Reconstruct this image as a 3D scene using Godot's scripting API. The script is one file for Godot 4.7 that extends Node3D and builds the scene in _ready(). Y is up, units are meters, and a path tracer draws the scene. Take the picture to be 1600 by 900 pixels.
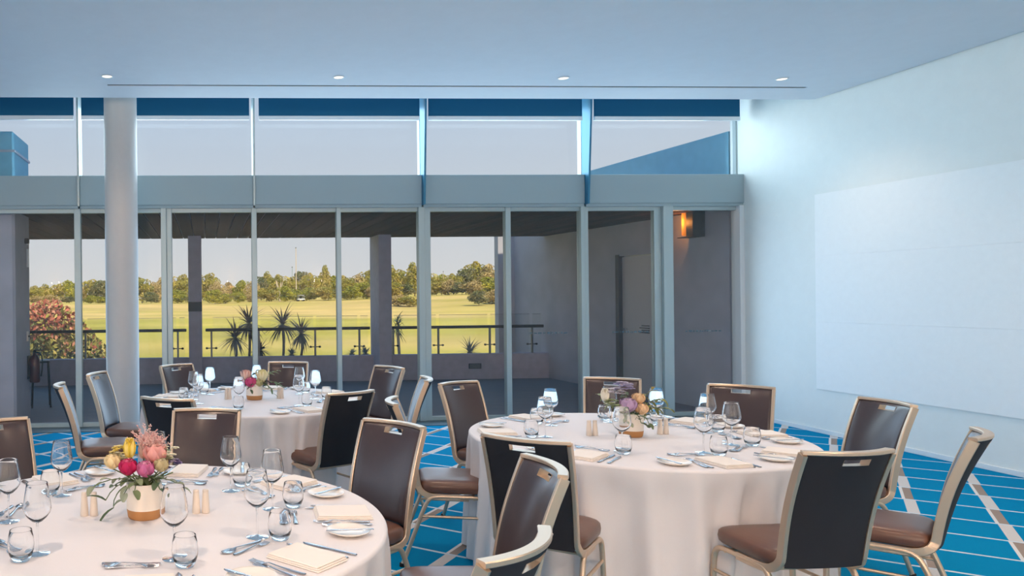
extends Node3D
# Plan coordinates: x to the side, y up, d = distance from the camera towards the windows (Godot z = -d). Metres.

const F := 1197.7        # focal length in pixels of the 1600 x 900 frame
const EYE := 1.5668
const PX := 379.96       # where the lens axis meets the frame
const PY := 465.0
const YAW := 0.0489
const ROLL := 0.0101

var M := {}
var used := {}
var rng := RandomNumberGenerator.new()

func _ready():
	# ---- camera
	var cam := Camera3D.new()
	cam.name = "camera"
	add_child(cam)
	cam.projection = Camera3D.PROJECTION_FRUSTUM
	cam.near = 0.1
	cam.far = 2000.0
	cam.size = 900.0 / F * cam.near
	cam.frustum_offset = Vector2((800.0 - PX) / F, (PY - 450.0) / F) * cam.near
	cam.position = Vector3(0, EYE, 0)
	cam.basis = Basis(Vector3.UP, -YAW) * Basis(Vector3.BACK, -ROLL)
	cam.current = true
	# ---- sky, exposure
	var env := Environment.new()
	env.background_mode = Environment.BG_SKY
	var sm := ProceduralSkyMaterial.new()
	sm.sky_top_color = Color(0.44, 0.69, 0.90)
	sm.sky_horizon_color = Color(0.835, 0.835, 0.83)
	sm.sky_curve = 0.35
	sm.ground_horizon_color = Color(0.75, 0.73, 0.62)
	sm.ground_bottom_color = Color(0.45, 0.45, 0.30)
	sm.sun_angle_max = 8.0
	var sky := Sky.new()
	sky.sky_material = sm
	env.sky = sky
	env.tonemap_mode = Environment.TONE_MAPPER_LINEAR
	env.tonemap_exposure = 1.0
	env.sdfgi_enabled = true
	env.ssao_enabled = true
	env.ssil_enabled = true
	var we := WorldEnvironment.new()
	we.name = "world_environment"
	we.environment = env
	add_child(we)
	# ---- sun: high, from behind the building
	var sun := DirectionalLight3D.new()
	sun.name = "sun"
	sun.light_energy = 1.75
	sun.light_color = Color(1.0, 0.93, 0.80)
	sun.light_angular_distance = 0.6
	sun.shadow_enabled = true
	add_child(sun)
	sun.look_at_from_position(Vector3.ZERO, Vector3(-0.32, -0.78, -0.62))
	# ---- area lights added at the openings to boost the dim sky
	area("added_light_clerestory", Vector3(2.15, 3.50, -9.68), Vector3(0, -0.06, 1), Vector2(8.7, 0.9), 13.5, Color(0.84, 0.95, 1.0))
	area("added_light_side_opening", Vector3(-6.75, 2.0, -4.0), Vector3(1, -0.02, -0.05), Vector2(10.0, 2.9), 8.5, Color(0.78, 0.90, 1.0))  # extra light through the invented side opening
	area("added_light_terrace_doors", Vector3(2.3, 1.3, -9.30), Vector3(0, 0.0, 1), Vector2(8.4, 2.3), 11.0, Color(0.74, 0.88, 1.0))
	materials()
	room()
	windows()
	ceiling_fittings()
	terrace()
	landscape()
	tables()
	extras()

func area(called, at, towards, size, energy, color):
	var a := AreaLight3D.new()
	a.name = called
	a.area_size = size
	a.light_energy = energy
	a.light_color = color
	a.area_range = 40.0
	a.area_attenuation = 2.0
	a.area_normalize_energy = true
	a.shadow_enabled = true
	add_child(a)
	a.look_at_from_position(at, at + towards)

# ------------------------------------------------------------------ small helpers
func W(x, y, d) -> Vector3:
	return Vector3(x, y, -d)

func project(p: Vector3) -> Vector2:
	var x: float = p.x
	var y: float = p.y - EYE
	var d: float = -p.z
	var xc := cos(YAW) * x - sin(YAW) * d
	var zc := sin(YAW) * x + cos(YAW) * d
	var u := F * xc / zc
	var v := -F * y / zc
	return Vector2(PX + cos(ROLL) * u + sin(ROLL) * v, PY - sin(ROLL) * u + cos(ROLL) * v)

func across(px: float, d: float) -> float:   # x of a thing seen at that column, at distance d
	var t := tan(atan((px - PX) / F) + YAW)
	return t * d

func up_at(py: float, px: float, d: float) -> float:   # height of a thing seen at that pixel, at distance d
	var x := across(px, d)
	var zc := sin(YAW) * x + cos(YAW) * d
	return EYE - ((py - PY) + (px - PX) * sin(ROLL)) / F * zc

func numbered(n: String) -> String:
	if not used.has(n):
		used[n] = 0
		return n
	used[n] += 1
	return "%s_%03d" % [n, used[n]]

func ST() -> SurfaceTool:
	var st := SurfaceTool.new()
	st.begin(Mesh.PRIMITIVE_TRIANGLES)
	return st

func done(st: SurfaceTool, m: Material) -> ArrayMesh:
	st.generate_normals()
	var mesh := st.commit()
	mesh.surface_set_material(0, m)
	return mesh

func put(called: String, mesh: Mesh, parent: Node, at := Vector3.ZERO) -> MeshInstance3D:
	var o := MeshInstance3D.new()
	o.name = numbered(called) if parent == self else called
	o.mesh = mesh
	o.position = at
	parent.add_child(o, true)
	return o

func part(called: String, st: SurfaceTool, m: Material, parent: Node) -> MeshInstance3D:
	return put(called, done(st, m), parent)

func thing(called: String, label: String, category: String, at := Vector3.ZERO, turn := 0.0, group := "") -> Node3D:
	var o := Node3D.new()
	o.name = numbered(called)
	add_child(o)
	o.position = at
	o.rotation.y = turn
	tag(o, label, category, group)
	return o

func tag(o: Node, label: String, category: String, group := "") -> void:
	o.set_meta("label", label)
	o.set_meta("category", category)
	if group != "":
		o.set_meta("group", group)

func copy(o: Node3D, label: String, at: Vector3, turn: float, group := "") -> Node3D:
	var c: Node3D = o.duplicate()
	var base: String = o.get_meta("base")
	c.name = numbered(base)
	add_child(c)
	c.position = at
	c.rotation = Vector3(0, turn, 0)
	c.set_meta("label", label)
	if group != "":
		c.set_meta("group", group)
	return c

func structure(called: String, label: String, category := "structure") -> Node3D:
	var o := Node3D.new()
	o.name = called
	add_child(o)
	o.set_meta("kind", "structure")
	o.set_meta("label", label)
	o.set_meta("category", category)
	return o

func smesh(called: String, st: SurfaceTool, m: Material, label: String, category: String) -> MeshInstance3D:
	var o := part(called, st, m, self)
	o.set_meta("kind", "structure")
	o.set_meta("label", label)
	o.set_meta("category", category)
	return o

func tri(st: SurfaceTool, a, b, c) -> void:
	st.add_vertex(a); st.add_vertex(b); st.add_vertex(c)

func quad(st: SurfaceTool, a, b, c, d) -> void:
	tri(st, a, b, c); tri(st, a, c, d)

func box(st: SurfaceTool, lo: Vector3, hi: Vector3, bev := 0.0, xf := Transform3D.IDENTITY) -> void:
	st.set_smooth_group(-1)
	var c := (lo + hi) / 2.0
	var h := (hi - lo).abs() / 2.0
	var b: float = minf(bev, minf(h.x, minf(h.y, h.z)) * 0.9)
	var ax := [Vector3.RIGHT, Vector3.UP, Vector3.BACK]
	var hs := [h.x, h.y, h.z]
	for k in 3:
		var u: Vector3 = ax[(k + 1) % 3]
		var v: Vector3 = ax[(k + 2) % 3]
		var hu: float = hs[(k + 1) % 3] - b
		var hv: float = hs[(k + 2) % 3] - b
		for s in [-1.0, 1.0]:
			var n: Vector3 = ax[k] * s * hs[k]
			var q := [c + n - u * hu - v * hv, c + n + u * hu - v * hv, c + n + u * hu + v * hv, c + n - u * hu + v * hv]
			if s > 0:
				q.reverse()
			quad(st, xf * q[0], xf * q[1], xf * q[2], xf * q[3])
	if b > 0.0:
		for k in 3:      # the twelve edges
			var a: Vector3 = ax[k]
			var u2: Vector3 = ax[(k + 1) % 3]
			var v2: Vector3 = ax[(k + 2) % 3]
			var ha: float = hs[k] - b
			var hu2: float = hs[(k + 1) % 3]
			var hv2: float = hs[(k + 2) % 3]
			for s in [-1.0, 1.0]:
				for t in [-1.0, 1.0]:
					var p1: Vector3 = c + u2 * s * hu2 + v2 * t * (hv2 - b)
					var p2: Vector3 = c + u2 * s * (hu2 - b) + v2 * t * hv2
					var q2 := [p1 - a * ha, p1 + a * ha, p2 + a * ha, p2 - a * ha]
					if s * t < 0:
						q2.reverse()
					quad(st, xf * q2[0], xf * q2[1], xf * q2[2], xf * q2[3])
		for sx in [-1.0, 1.0]:
			for sy in [-1.0, 1.0]:
				for sz in [-1.0, 1.0]:
					var e := [c + Vector3(sx * h.x, sy * (h.y - b), sz * (h.z - b)), c + Vector3(sx * (h.x - b), sy * h.y, sz * (h.z - b)), c + Vector3(sx * (h.x - b), sy * (h.y - b), sz * h.z)]
					if sx * sy * sz > 0:
						e.reverse()
					tri(st, xf * e[0], xf * e[1], xf * e[2])

func pbox(st: SurfaceTool, x0, x1, y0, y1, d0, d1, bev := 0.0) -> void:   # box in plan coordinates
	box(st, Vector3(x0, y0, -d1), Vector3(x1, y1, -d0), bev)

func sheet(st: SurfaceTool, rows: Array, close := false, smooth := true) -> void:
	st.set_smooth_group(0 if smooth else -1)
	for i in rows.size() - 1:
		var a: PackedVector3Array = rows[i]
		var b: PackedVector3Array = rows[i + 1]
		var n := a.size()
		for j in (n if close else n - 1):
			var k := (j + 1) % n
			if a[j].distance_squared_to(a[k]) > 1e-14:
				tri(st, a[j], a[k], b[k])
			if b[j].distance_squared_to(b[k]) > 1e-14:
				tri(st, a[j], b[k], b[j])

func lathe(st: SurfaceTool, prof: Array, seg := 24, c := Vector3.ZERO) -> void:
	var rows := []
	for p in prof:
		var r := PackedVector3Array()
		for j in seg:
			var t := TAU * j / seg
			r.append(c + Vector3(cos(t) * p[0], p[1], sin(t) * p[0]))
		rows.append(r)
	sheet(st, rows, true)

func frames(pts: Array) -> Array:
	var out := []
	for i in pts.size():
		var a: Vector3 = pts[maxi(i - 1, 0)]
		var b: Vector3 = pts[mini(i + 1, pts.size() - 1)]
		out.append((b - a).normalized())
	return out

func tube(st: SurfaceTool, pts: Array, rad, sides := 8, caps := true) -> void:
	var tg := frames(pts)
	var n: Vector3 = tg[0].cross(Vector3.UP)
	if n.length() < 0.1:
		n = tg[0].cross(Vector3.RIGHT)
	n = n.normalized()
	var rows := []
	for i in pts.size():
		n = (n - tg[i] * n.dot(tg[i])).normalized()
		var b: Vector3 = tg[i].cross(n)
		var r: float = rad[i] if rad is Array else rad
		var row := PackedVector3Array()
		for j in sides:
			var t := TAU * j / sides
			row.append(pts[i] + (n * cos(t) + b * sin(t)) * r)
		rows.append(row)
	sheet(st, rows, true)
	if caps:
		st.set_smooth_group(-1)
		for e in [0, pts.size() - 1]:
			var row: PackedVector3Array = rows[e]
			for j in sides:
				tri(st, pts[e], row[(j + 1) % sides], row[j])

func bar(st: SurfaceTool, pts: Array, ref: Vector3, ha: float, hb: float, bev := 0.003) -> void:   # rectangular section swept along pts; ref is one axis of the section
	var tg := frames(pts)
	var rows := []
	for i in pts.size():
		var a: Vector3 = (ref - tg[i] * ref.dot(tg[i])).normalized()
		var b: Vector3 = tg[i].cross(a)
		var row := PackedVector3Array()
		for q in [[-1, -1, 1, 0], [1, -1, -1, 0], [1, -1, 0, 1], [1, 1, 0, -1], [1, 1, -1, 0], [-1, 1, 1, 0], [-1, 1, 0, -1], [-1, -1, 0, 1]]:
			row.append(pts[i] + a * (q[0] * ha + q[2] * bev) + b * (q[1] * hb + q[3] * bev))
		rows.append(row)
	sheet(st, rows, true, false)
	for e in [0, pts.size() - 1]:
		var row2: PackedVector3Array = rows[e]
		for j in 8:
			tri(st, pts[e], row2[(j + 1) % 8], row2[j])

func smoothed(pts: Array, steps := 6) -> Array:
	var c := Curve3D.new()
	for i in pts.size():
		var a: Vector3 = pts[maxi(i - 1, 0)]
		var b: Vector3 = pts[mini(i + 1, pts.size() - 1)]
		var h := (b - a) / 6.0
		c.add_point(pts[i], -h, h)
	var out := []
	for i in pts.size() - 1:
		for k in steps:
			out.append(c.sample(i, float(k) / steps))
	out.append(pts[pts.size() - 1])
	return out

func superq(st: SurfaceTool, c: Vector3, h: Vector3, ev: float, ep: float, nu := 24, nv := 12) -> void:   # rounded cushion
	var rows := []
	for i in nv + 1:
		var f := -PI / 2 + PI * i / nv
		var cv := pow(absf(cos(f)), ev)
		var sv := signf(sin(f)) * pow(absf(sin(f)), ev)
		var row := PackedVector3Array()
		for j in nu:
			var t := TAU * j / nu
			var x := signf(cos(t)) * pow(absf(cos(t)), ep)
			var z := signf(sin(t)) * pow(absf(sin(t)), ep)
			row.append(c + Vector3(x * cv * h.x, sv * h.y, z * cv * h.z))
		rows.append(row)
	sheet(st, rows, true)

# ------------------------------------------------------------------ materials
func mat(key: String, color: Color, rough := 0.6, metal := 0.0) -> StandardMaterial3D:
	var m := StandardMaterial3D.new()
	m.resource_name = key
	m.albedo_color = color
	m.roughness = rough
	m.metallic = metal
	M[key] = m
	return m

func c8(r, g, b) -> Color:
	return Color8(r, g, b)

func noise_tex(freq: float, lo: Color, hi: Color, seed_: int, size := 512, kind := FastNoiseLite.TYPE_SIMPLEX_SMOOTH) -> NoiseTexture2D:
	var n := FastNoiseLite.new()
	n.noise_type = kind
	n.frequency = freq
	n.fractal_octaves = 4
	n.seed = seed_
	var t := NoiseTexture2D.new()
	t.width = size
	t.height = size
	t.seamless = true
	t.noise = n
	var g := Gradient.new()
	g.set_color(0, lo)
	g.set_color(1, hi)
	t.color_ramp = g
	return t

func grain(m: StandardMaterial3D, tex: Texture2D, scale: float) -> void:
	m.albedo_texture = tex
	m.uv1_triplanar = true
	m.uv1_world_triplanar = true
	m.uv1_scale = Vector3.ONE * scale

func weave_image(n: int, amp: float, seed_: int) -> ImageTexture:
	var im := Image.create(n, n, false, Image.FORMAT_RGB8)
	var r := RandomNumberGenerator.new()
	r.seed = seed_
	for y in n:
		for x in n:
			var w := 0.5 + 0.5 * sin(TAU * x / 4.0) * sin(TAU * y / 4.0)
			var v := 1.0 - amp * (0.55 * w + 0.45 * r.randf())
			im.set_pixel(x, y, Color(v, v, v))
	return ImageTexture.create_from_image(im)

func carpet_image() -> ImageTexture:
	# two by two cells; bands run along v, thin lines along u
	var n := 1024
	var im := Image.create(n, n, false, Image.FORMAT_RGB8)
	var r := RandomNumberGenerator.new()
	r.seed = 11
	var blue := c8(0, 136, 184)
	for y in n:
		for x in n:
			var k := r.randf_range(0.90, 1.06)
			im.set_pixel(x, y, Color(blue.r * k, blue.g * k, blue.b * k))
	var c := n / 2
	var band := 78
	for i in 2:
		for j in 2:
			var x0 := i * c
			var y0 := j * c
			var light := (i + j) % 2 == 0
			for y in c:
				for x in band:
					var k := r.randf_range(0.94, 1.04)
					var col := c8(214, 208, 204) if light else (c8(224, 220, 216) if x < 22 else c8(160, 143, 132))
					var shift := 8 if light else 0
					im.set_pixel((x0 + x + shift) % n, y0 + y, Color(col.r * k, col.g * k, col.b * k))
			for y in 30:
				for x in c:
					var k2 := r.randf_range(0.95, 1.05)
					var col2 := c8(206, 216, 222)
					im.set_pixel(x0 + x, y0 + y, Color(col2.r * k2, col2.g * k2, col2.b * k2))
	return ImageTexture.create_from_image(im)

func glass(key: String, alpha: float, color := Color(0.9, 0.95, 0.97), spec := 0.5) -> StandardMaterial3D:
	var m := mat(key, Color(color, alpha), 0.0)
	m.transparency = BaseMaterial3D.TRANSPARENCY_ALPHA
	m.metallic_specular = spec
	m.cull_mode = BaseMaterial3D.CULL_DISABLED
	return m

func materials() -> void:
	rng.seed = 77
	grain(mat("wall_paint", c8(236, 240, 236), 0.55), noise_tex(0.02, Color(0.988, 0.988, 0.988), Color.WHITE, 3), 0.5)
	grain(mat("panel_paint", c8(246, 248, 246), 0.5), noise_tex(0.03, Color(0.988, 0.988, 0.988), Color.WHITE, 4), 0.7)
	grain(mat("ceiling_paint", c8(226, 228, 232), 0.7), noise_tex(0.02, Color(0.988, 0.988, 0.988), Color.WHITE, 5), 0.4)
	grain(mat("column_paint", c8(206, 203, 200), 0.42), noise_tex(0.02, Color(0.988, 0.988, 0.988), Color.WHITE, 6), 0.8)
	mat("skirting", c8(228, 234, 236), 0.45)
	mat("frame_metal", c8(176, 192, 194), 0.38, 0.35)
	mat("frame_dark", c8(90, 112, 122), 0.45, 0.2)
	mat("beam_paint", c8(160, 180, 186), 0.5)
	mat("fin_metal", c8(58, 128, 160), 0.4, 0.3)
	mat("slot_dark", c8(70, 78, 84), 0.7)
	var bl := mat("blind_fabric", c8(16, 112, 156), 0.85)
	bl.albedo_texture = weave_image(128, 0.25, 9)
	bl.uv1_triplanar = true
	bl.uv1_scale = Vector3.ONE * 9.0
	bl.backlight_enabled = true
	bl.backlight = Color(0.2, 0.3, 0.36)
	mat("blind_rail", c8(236, 242, 246), 0.3, 0.0)
	glass("pane", 0.02, Color(0.9, 0.95, 0.97), 0.27)
	glass("rail_glass", 0.04, Color(0.75, 0.88, 0.9), 0.35)
	glass("table_glass", 0.0, Color(1.0, 1.0, 1.0), 0.5)
	M.table_glass.refraction_enabled = true
	M.table_glass.refraction_scale = 0.05
	var cp := mat("carpet", Color.WHITE, 0.95)
	cp.albedo_texture = carpet_image()
	cp.metallic_specular = 0.15
	# terrace
	grain(mat("concrete_wall", c8(182, 183, 194), 0.85), noise_tex(0.012, Color(0.93, 0.93, 0.93), Color(1, 1, 1), 21), 0.35)
	grain(mat("pale_render", c8(190, 189, 208), 0.8), noise_tex(0.02, Color(0.92, 0.92, 0.92), Color(1, 1, 1), 23), 0.6)
	grain(mat("wall_blue_cast", c8(112, 172, 196), 0.8), noise_tex(0.02, Color(0.93, 0.93, 0.93), Color(1, 1, 1), 25), 0.5)  # upper part of the terrace walls, blue light cast put into the colour
	var dk := mat("deck", c8(128, 134, 148), 0.6)
	var dimg := Image.create(256, 256, false, Image.FORMAT_RGB8)
	var r := RandomNumberGenerator.new()
	r.seed = 5
	for y in 256:
		var tone := r.randf_range(0.86, 1.0)
		for x in 256:
			var v := tone * r.randf_range(0.95, 1.0)
			dimg.set_pixel(x, y, Color(v, v, v))
	dk.albedo_texture = ImageTexture.create_from_image(dimg)
	dk.uv1_triplanar = true
	dk.uv1_world_triplanar = true
	dk.uv1_scale = Vector3.ONE * 0.5
	for v in [["soffit", c8(78, 64, 58)], ["soffit_1", c8(86, 70, 62)], ["soffit_2", c8(70, 58, 53)]]:
		grain(mat(v[0], v[1], 0.95), noise_tex(0.02, Color(0.8, 0.8, 0.8), Color.WHITE, 24), 0.5)
		M[v[0]].metallic_specular = 0.1
	mat("door_paint", c8(190, 188, 190), 0.5)
	mat("door_reveal", c8(40, 42, 56), 0.6)
	mat("black_metal", c8(24, 24, 28), 0.45, 0.4)
	mat("rail_metal", c8(40, 42, 46), 0.4, 0.5)
	mat("post_metal", c8(120, 124, 126), 0.35, 0.6)
	mat("chrome", c8(210, 212, 214), 0.18, 1.0)
	var am := mat("amber_lamp_glass", c8(226, 150, 60), 0.4)
	am.emission_enabled = true
	am.emission = Color(1.0, 0.55, 0.13)
	am.emission_energy_multiplier = 0.55
	var dl := mat("downlight_glow", c8(255, 240, 220), 0.4)
	dl.emission_enabled = true
	dl.emission = Color(1.0, 0.93, 0.82)
	dl.emission_energy_multiplier = 1.4
	var sg := mat("shade_glow", c8(250, 226, 196), 0.8)
	sg.emission_enabled = true
	sg.emission = Color(1.0, 0.80, 0.58)
	sg.emission_energy_multiplier = 1.2
	mat("extinguisher_red", c8(70, 20, 20), 0.35)
	mat("white_plate", c8(226, 230, 234), 0.4)
	# chairs
	mat("chair_metal", c8(216, 192, 168), 0.34, 0.75)
	var pad := mat("chair_pad", c8(78, 58, 58), 0.34)
	pad.albedo_texture = weave_image(128, 0.3, 31)
	pad.uv1_triplanar = true
	pad.uv1_scale = Vector3.ONE * 11.0
	pad.metallic_specular = 0.5
	pad.clearcoat_enabled = true
	pad.clearcoat = 0.55
	pad.clearcoat_roughness = 0.24
	var seat := mat("chair_seat", c8(120, 78, 60), 0.38)
	seat.albedo_texture = weave_image(128, 0.3, 32)
	seat.uv1_triplanar = true
	seat.uv1_scale = Vector3.ONE * 11.0
	seat.metallic_specular = 0.6
	seat.clearcoat_enabled = true
	seat.clearcoat = 0.25
	seat.clearcoat_roughness = 0.3
	var rear := mat("chair_rear", c8(38, 40, 50), 0.8)
	rear.albedo_texture = weave_image(128, 0.4, 33)
	rear.uv1_triplanar = true
	rear.uv1_scale = Vector3.ONE * 11.0
	mat("rubber", c8(24, 24, 26), 0.8)
	# tables
	var cl := mat("cloth", c8(244, 240, 242), 0.8)
	cl.albedo_texture = weave_image(128, 0.05, 41)
	cl.uv1_triplanar = true
	cl.uv1_scale = Vector3.ONE * 9.0
	cl.rim_enabled = true
	cl.rim = 0.2
	mat("table_wood", c8(150, 120, 90), 0.6)
	mat("napkin", c8(250, 242, 234), 0.85)
	mat("porcelain", c8(248, 242, 234), 0.18)
	mat("steel", c8(190, 192, 198), 0.2, 1.0)
	mat("pot_white", c8(240, 232, 222), 0.45)
	mat("pot_tan", c8(186, 134, 84), 0.6)
	mat("shaker", c8(228, 216, 204), 0.4)
	mat("soil", c8(60, 48, 38), 0.9)

func vmat(key: String, rough := 0.8, back := 0.0) -> StandardMaterial3D:
	var m := mat(key, Color.WHITE, rough)
	m.vertex_color_use_as_albedo = true
	m.cull_mode = BaseMaterial3D.CULL_DISABLED
	if back > 0.0:
		m.backlight_enabled = true
		m.backlight = Color(back, back, back)
	return m

# ------------------------------------------------------------------ room
const XR := 6.8
const XL := -7.0
const CEIL := 3.705
const DB := -5.0        # back wall
const DW := 9.45        # glass plane

func room() -> void:
	# floor with the printed grid of the carpet
	var st := ST()
	var ang := atan2(0.76, 0.65)       # the bands run this way in plan
	var e1 := Vector2(cos(ang), sin(ang))
	var e2 := Vector2(0.76, -0.65).normalized()
	var cell := 0.4545
	var corner := [Vector2(XL, DB), Vector2(XR, DB), Vector2(XR, 9.10), Vector2(XL, 9.10)]
	var uv := []
	for p in corner:
		uv.append(Vector2((p.dot(e2) - 0.379) / (2 * cell), (p.dot(e1) - 6.23) / (2 * cell)))
	st.set_smooth_group(-1)
	for k in [0, 3, 2, 0, 2, 1]:
		st.set_uv(uv[k])
		st.add_vertex(W(corner[k].x, 0.0, corner[k].y))
	for k in [0, 1, 2, 0, 2, 3]:
		st.set_uv(uv[k])
		st.add_vertex(W(corner[k].x, -0.06, corner[k].y))
	smesh("floor", st, M.carpet, "turquoise carpet with a grid of pale bands and lines", "carpet")
	st = ST()
	pbox(st, XL - 0.2, XR + 0.2, -0.35, -0.061, DB - 0.2, 9.6)
	smesh("floor_slab", st, M.concrete_wall, "concrete slab under the carpet", "floor")
	# ceiling: field, strip by the bulkhead, ends beside the air slot
	st = ST()
	pbox(st, XL, XR - 0.02, CEIL, CEIL + 0.12, DB, 7.700)
	pbox(st, XL, XR - 0.02, CEIL, CEIL + 0.12, 7.745, 8.20)
	pbox(st, XL, -0.96, CEIL, CEIL + 0.12, 7.700, 7.745)
	pbox(st, 6.30, XR - 0.02, CEIL, CEIL + 0.12, 7.700, 7.745)
	pbox(st, XL, XR, CEIL + 0.12, 4.40, 8.08, 8.20)
	smesh("ceiling", st, M.ceiling_paint, "smooth pale plaster ceiling stopping short of the windows", "ceiling")
	st = ST()
	pbox(st, XL - 0.2, XR + 0.2, 4.40, 4.60, DB - 0.2, 9.75)
	smesh("ceiling_recess", st, M.ceiling_paint, "high ceiling of the recess above the clerestory blinds", "ceiling")
	# walls
	st = ST()
	pbox(st, XR, XR + 0.2, -0.06, 4.40, DB - 0.2, 9.60)
	smesh("wall_right", st, M.wall_paint, "long pale painted wall meeting the window wall", "wall")
	st = ST()
	pbox(st, XL, XR, -0.06, 4.40, DB - 0.2, DB)
	smesh("wall_back", st, M.wall_paint, "plain pale painted wall opposite the windows", "wall")
	st = ST()      # unseen side wall; its long opening is added to let in light
	pbox(st, XL - 0.2, XL, -0.06, 0.45, DB, 9.6)
	pbox(st, XL - 0.2, XL, 3.5, 4.40, DB, 9.6)
	pbox(st, XL - 0.2, XL, 0.45, 3.5, DB, -1.2)
	pbox(st, XL - 0.2, XL, 0.45, 3.5, 9.2, 9.6)
	smesh("wall_left", st, M.wall_paint, "painted side wall with a long opening added for light", "wall")
	var w := structure("window_20", "added side window band letting light into the room", "window")  # unseen window, added to bring in light from the side
	st = ST()
	pbox(st, XL - 0.11, XL - 0.10, 0.45, 3.5, -1.2, 9.2)
	part("pane", st, M.pane, w)
	for k in 5:
		st = ST()
		pbox(st, XL - 0.15, XL - 0.03, 0.45, 3.5, -1.2 + k * 2.6 - 0.04, -1.2 + k * 2.6 + 0.04)
		part("mullion", st, M.frame_metal, w)
	# skirting
	st = ST()
	pbox(st, XR - 0.014, XR - 0.0005, 0.0, 0.048, DB, 9.09, 0.003)
	smesh("baseboard_right", st, M.skirting, "low pale skirting along the painted wall", "skirting")
	# projection panel
	var pn := thing("projection_panel", "large flat off-white projection panel fixed on the pale wall", "wall panel", W(XR, 0.489, 5.8))
	for k in 3:
		var b0: float = [0.0, 0.745, 1.475][k]
		var b1: float = [0.7443, 1.4743, 2.158][k]
		st = ST()
		pbox(st, -0.016, -0.001, b0, b1, -2.4, 2.415, 0.0004)
		part("board", st, M.panel_paint, pn)
	# round column in the recess
	var col := thing("round_column", "round pale painted column standing before the clerestory windows", "column", W(-0.943, 0, 8.72))
	st = ST()
	lathe(st, [[0.184, 0.0], [0.184, 4.40]], 48)
	part("shaft", st, M.column_paint, col)
	st = ST()
	lathe(st, [[0.184, 0.0], [0.190, 0.0], [0.190, 0.045], [0.184, 0.05]], 48)
	part("base_ring", st, M.skirting, col)

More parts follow.
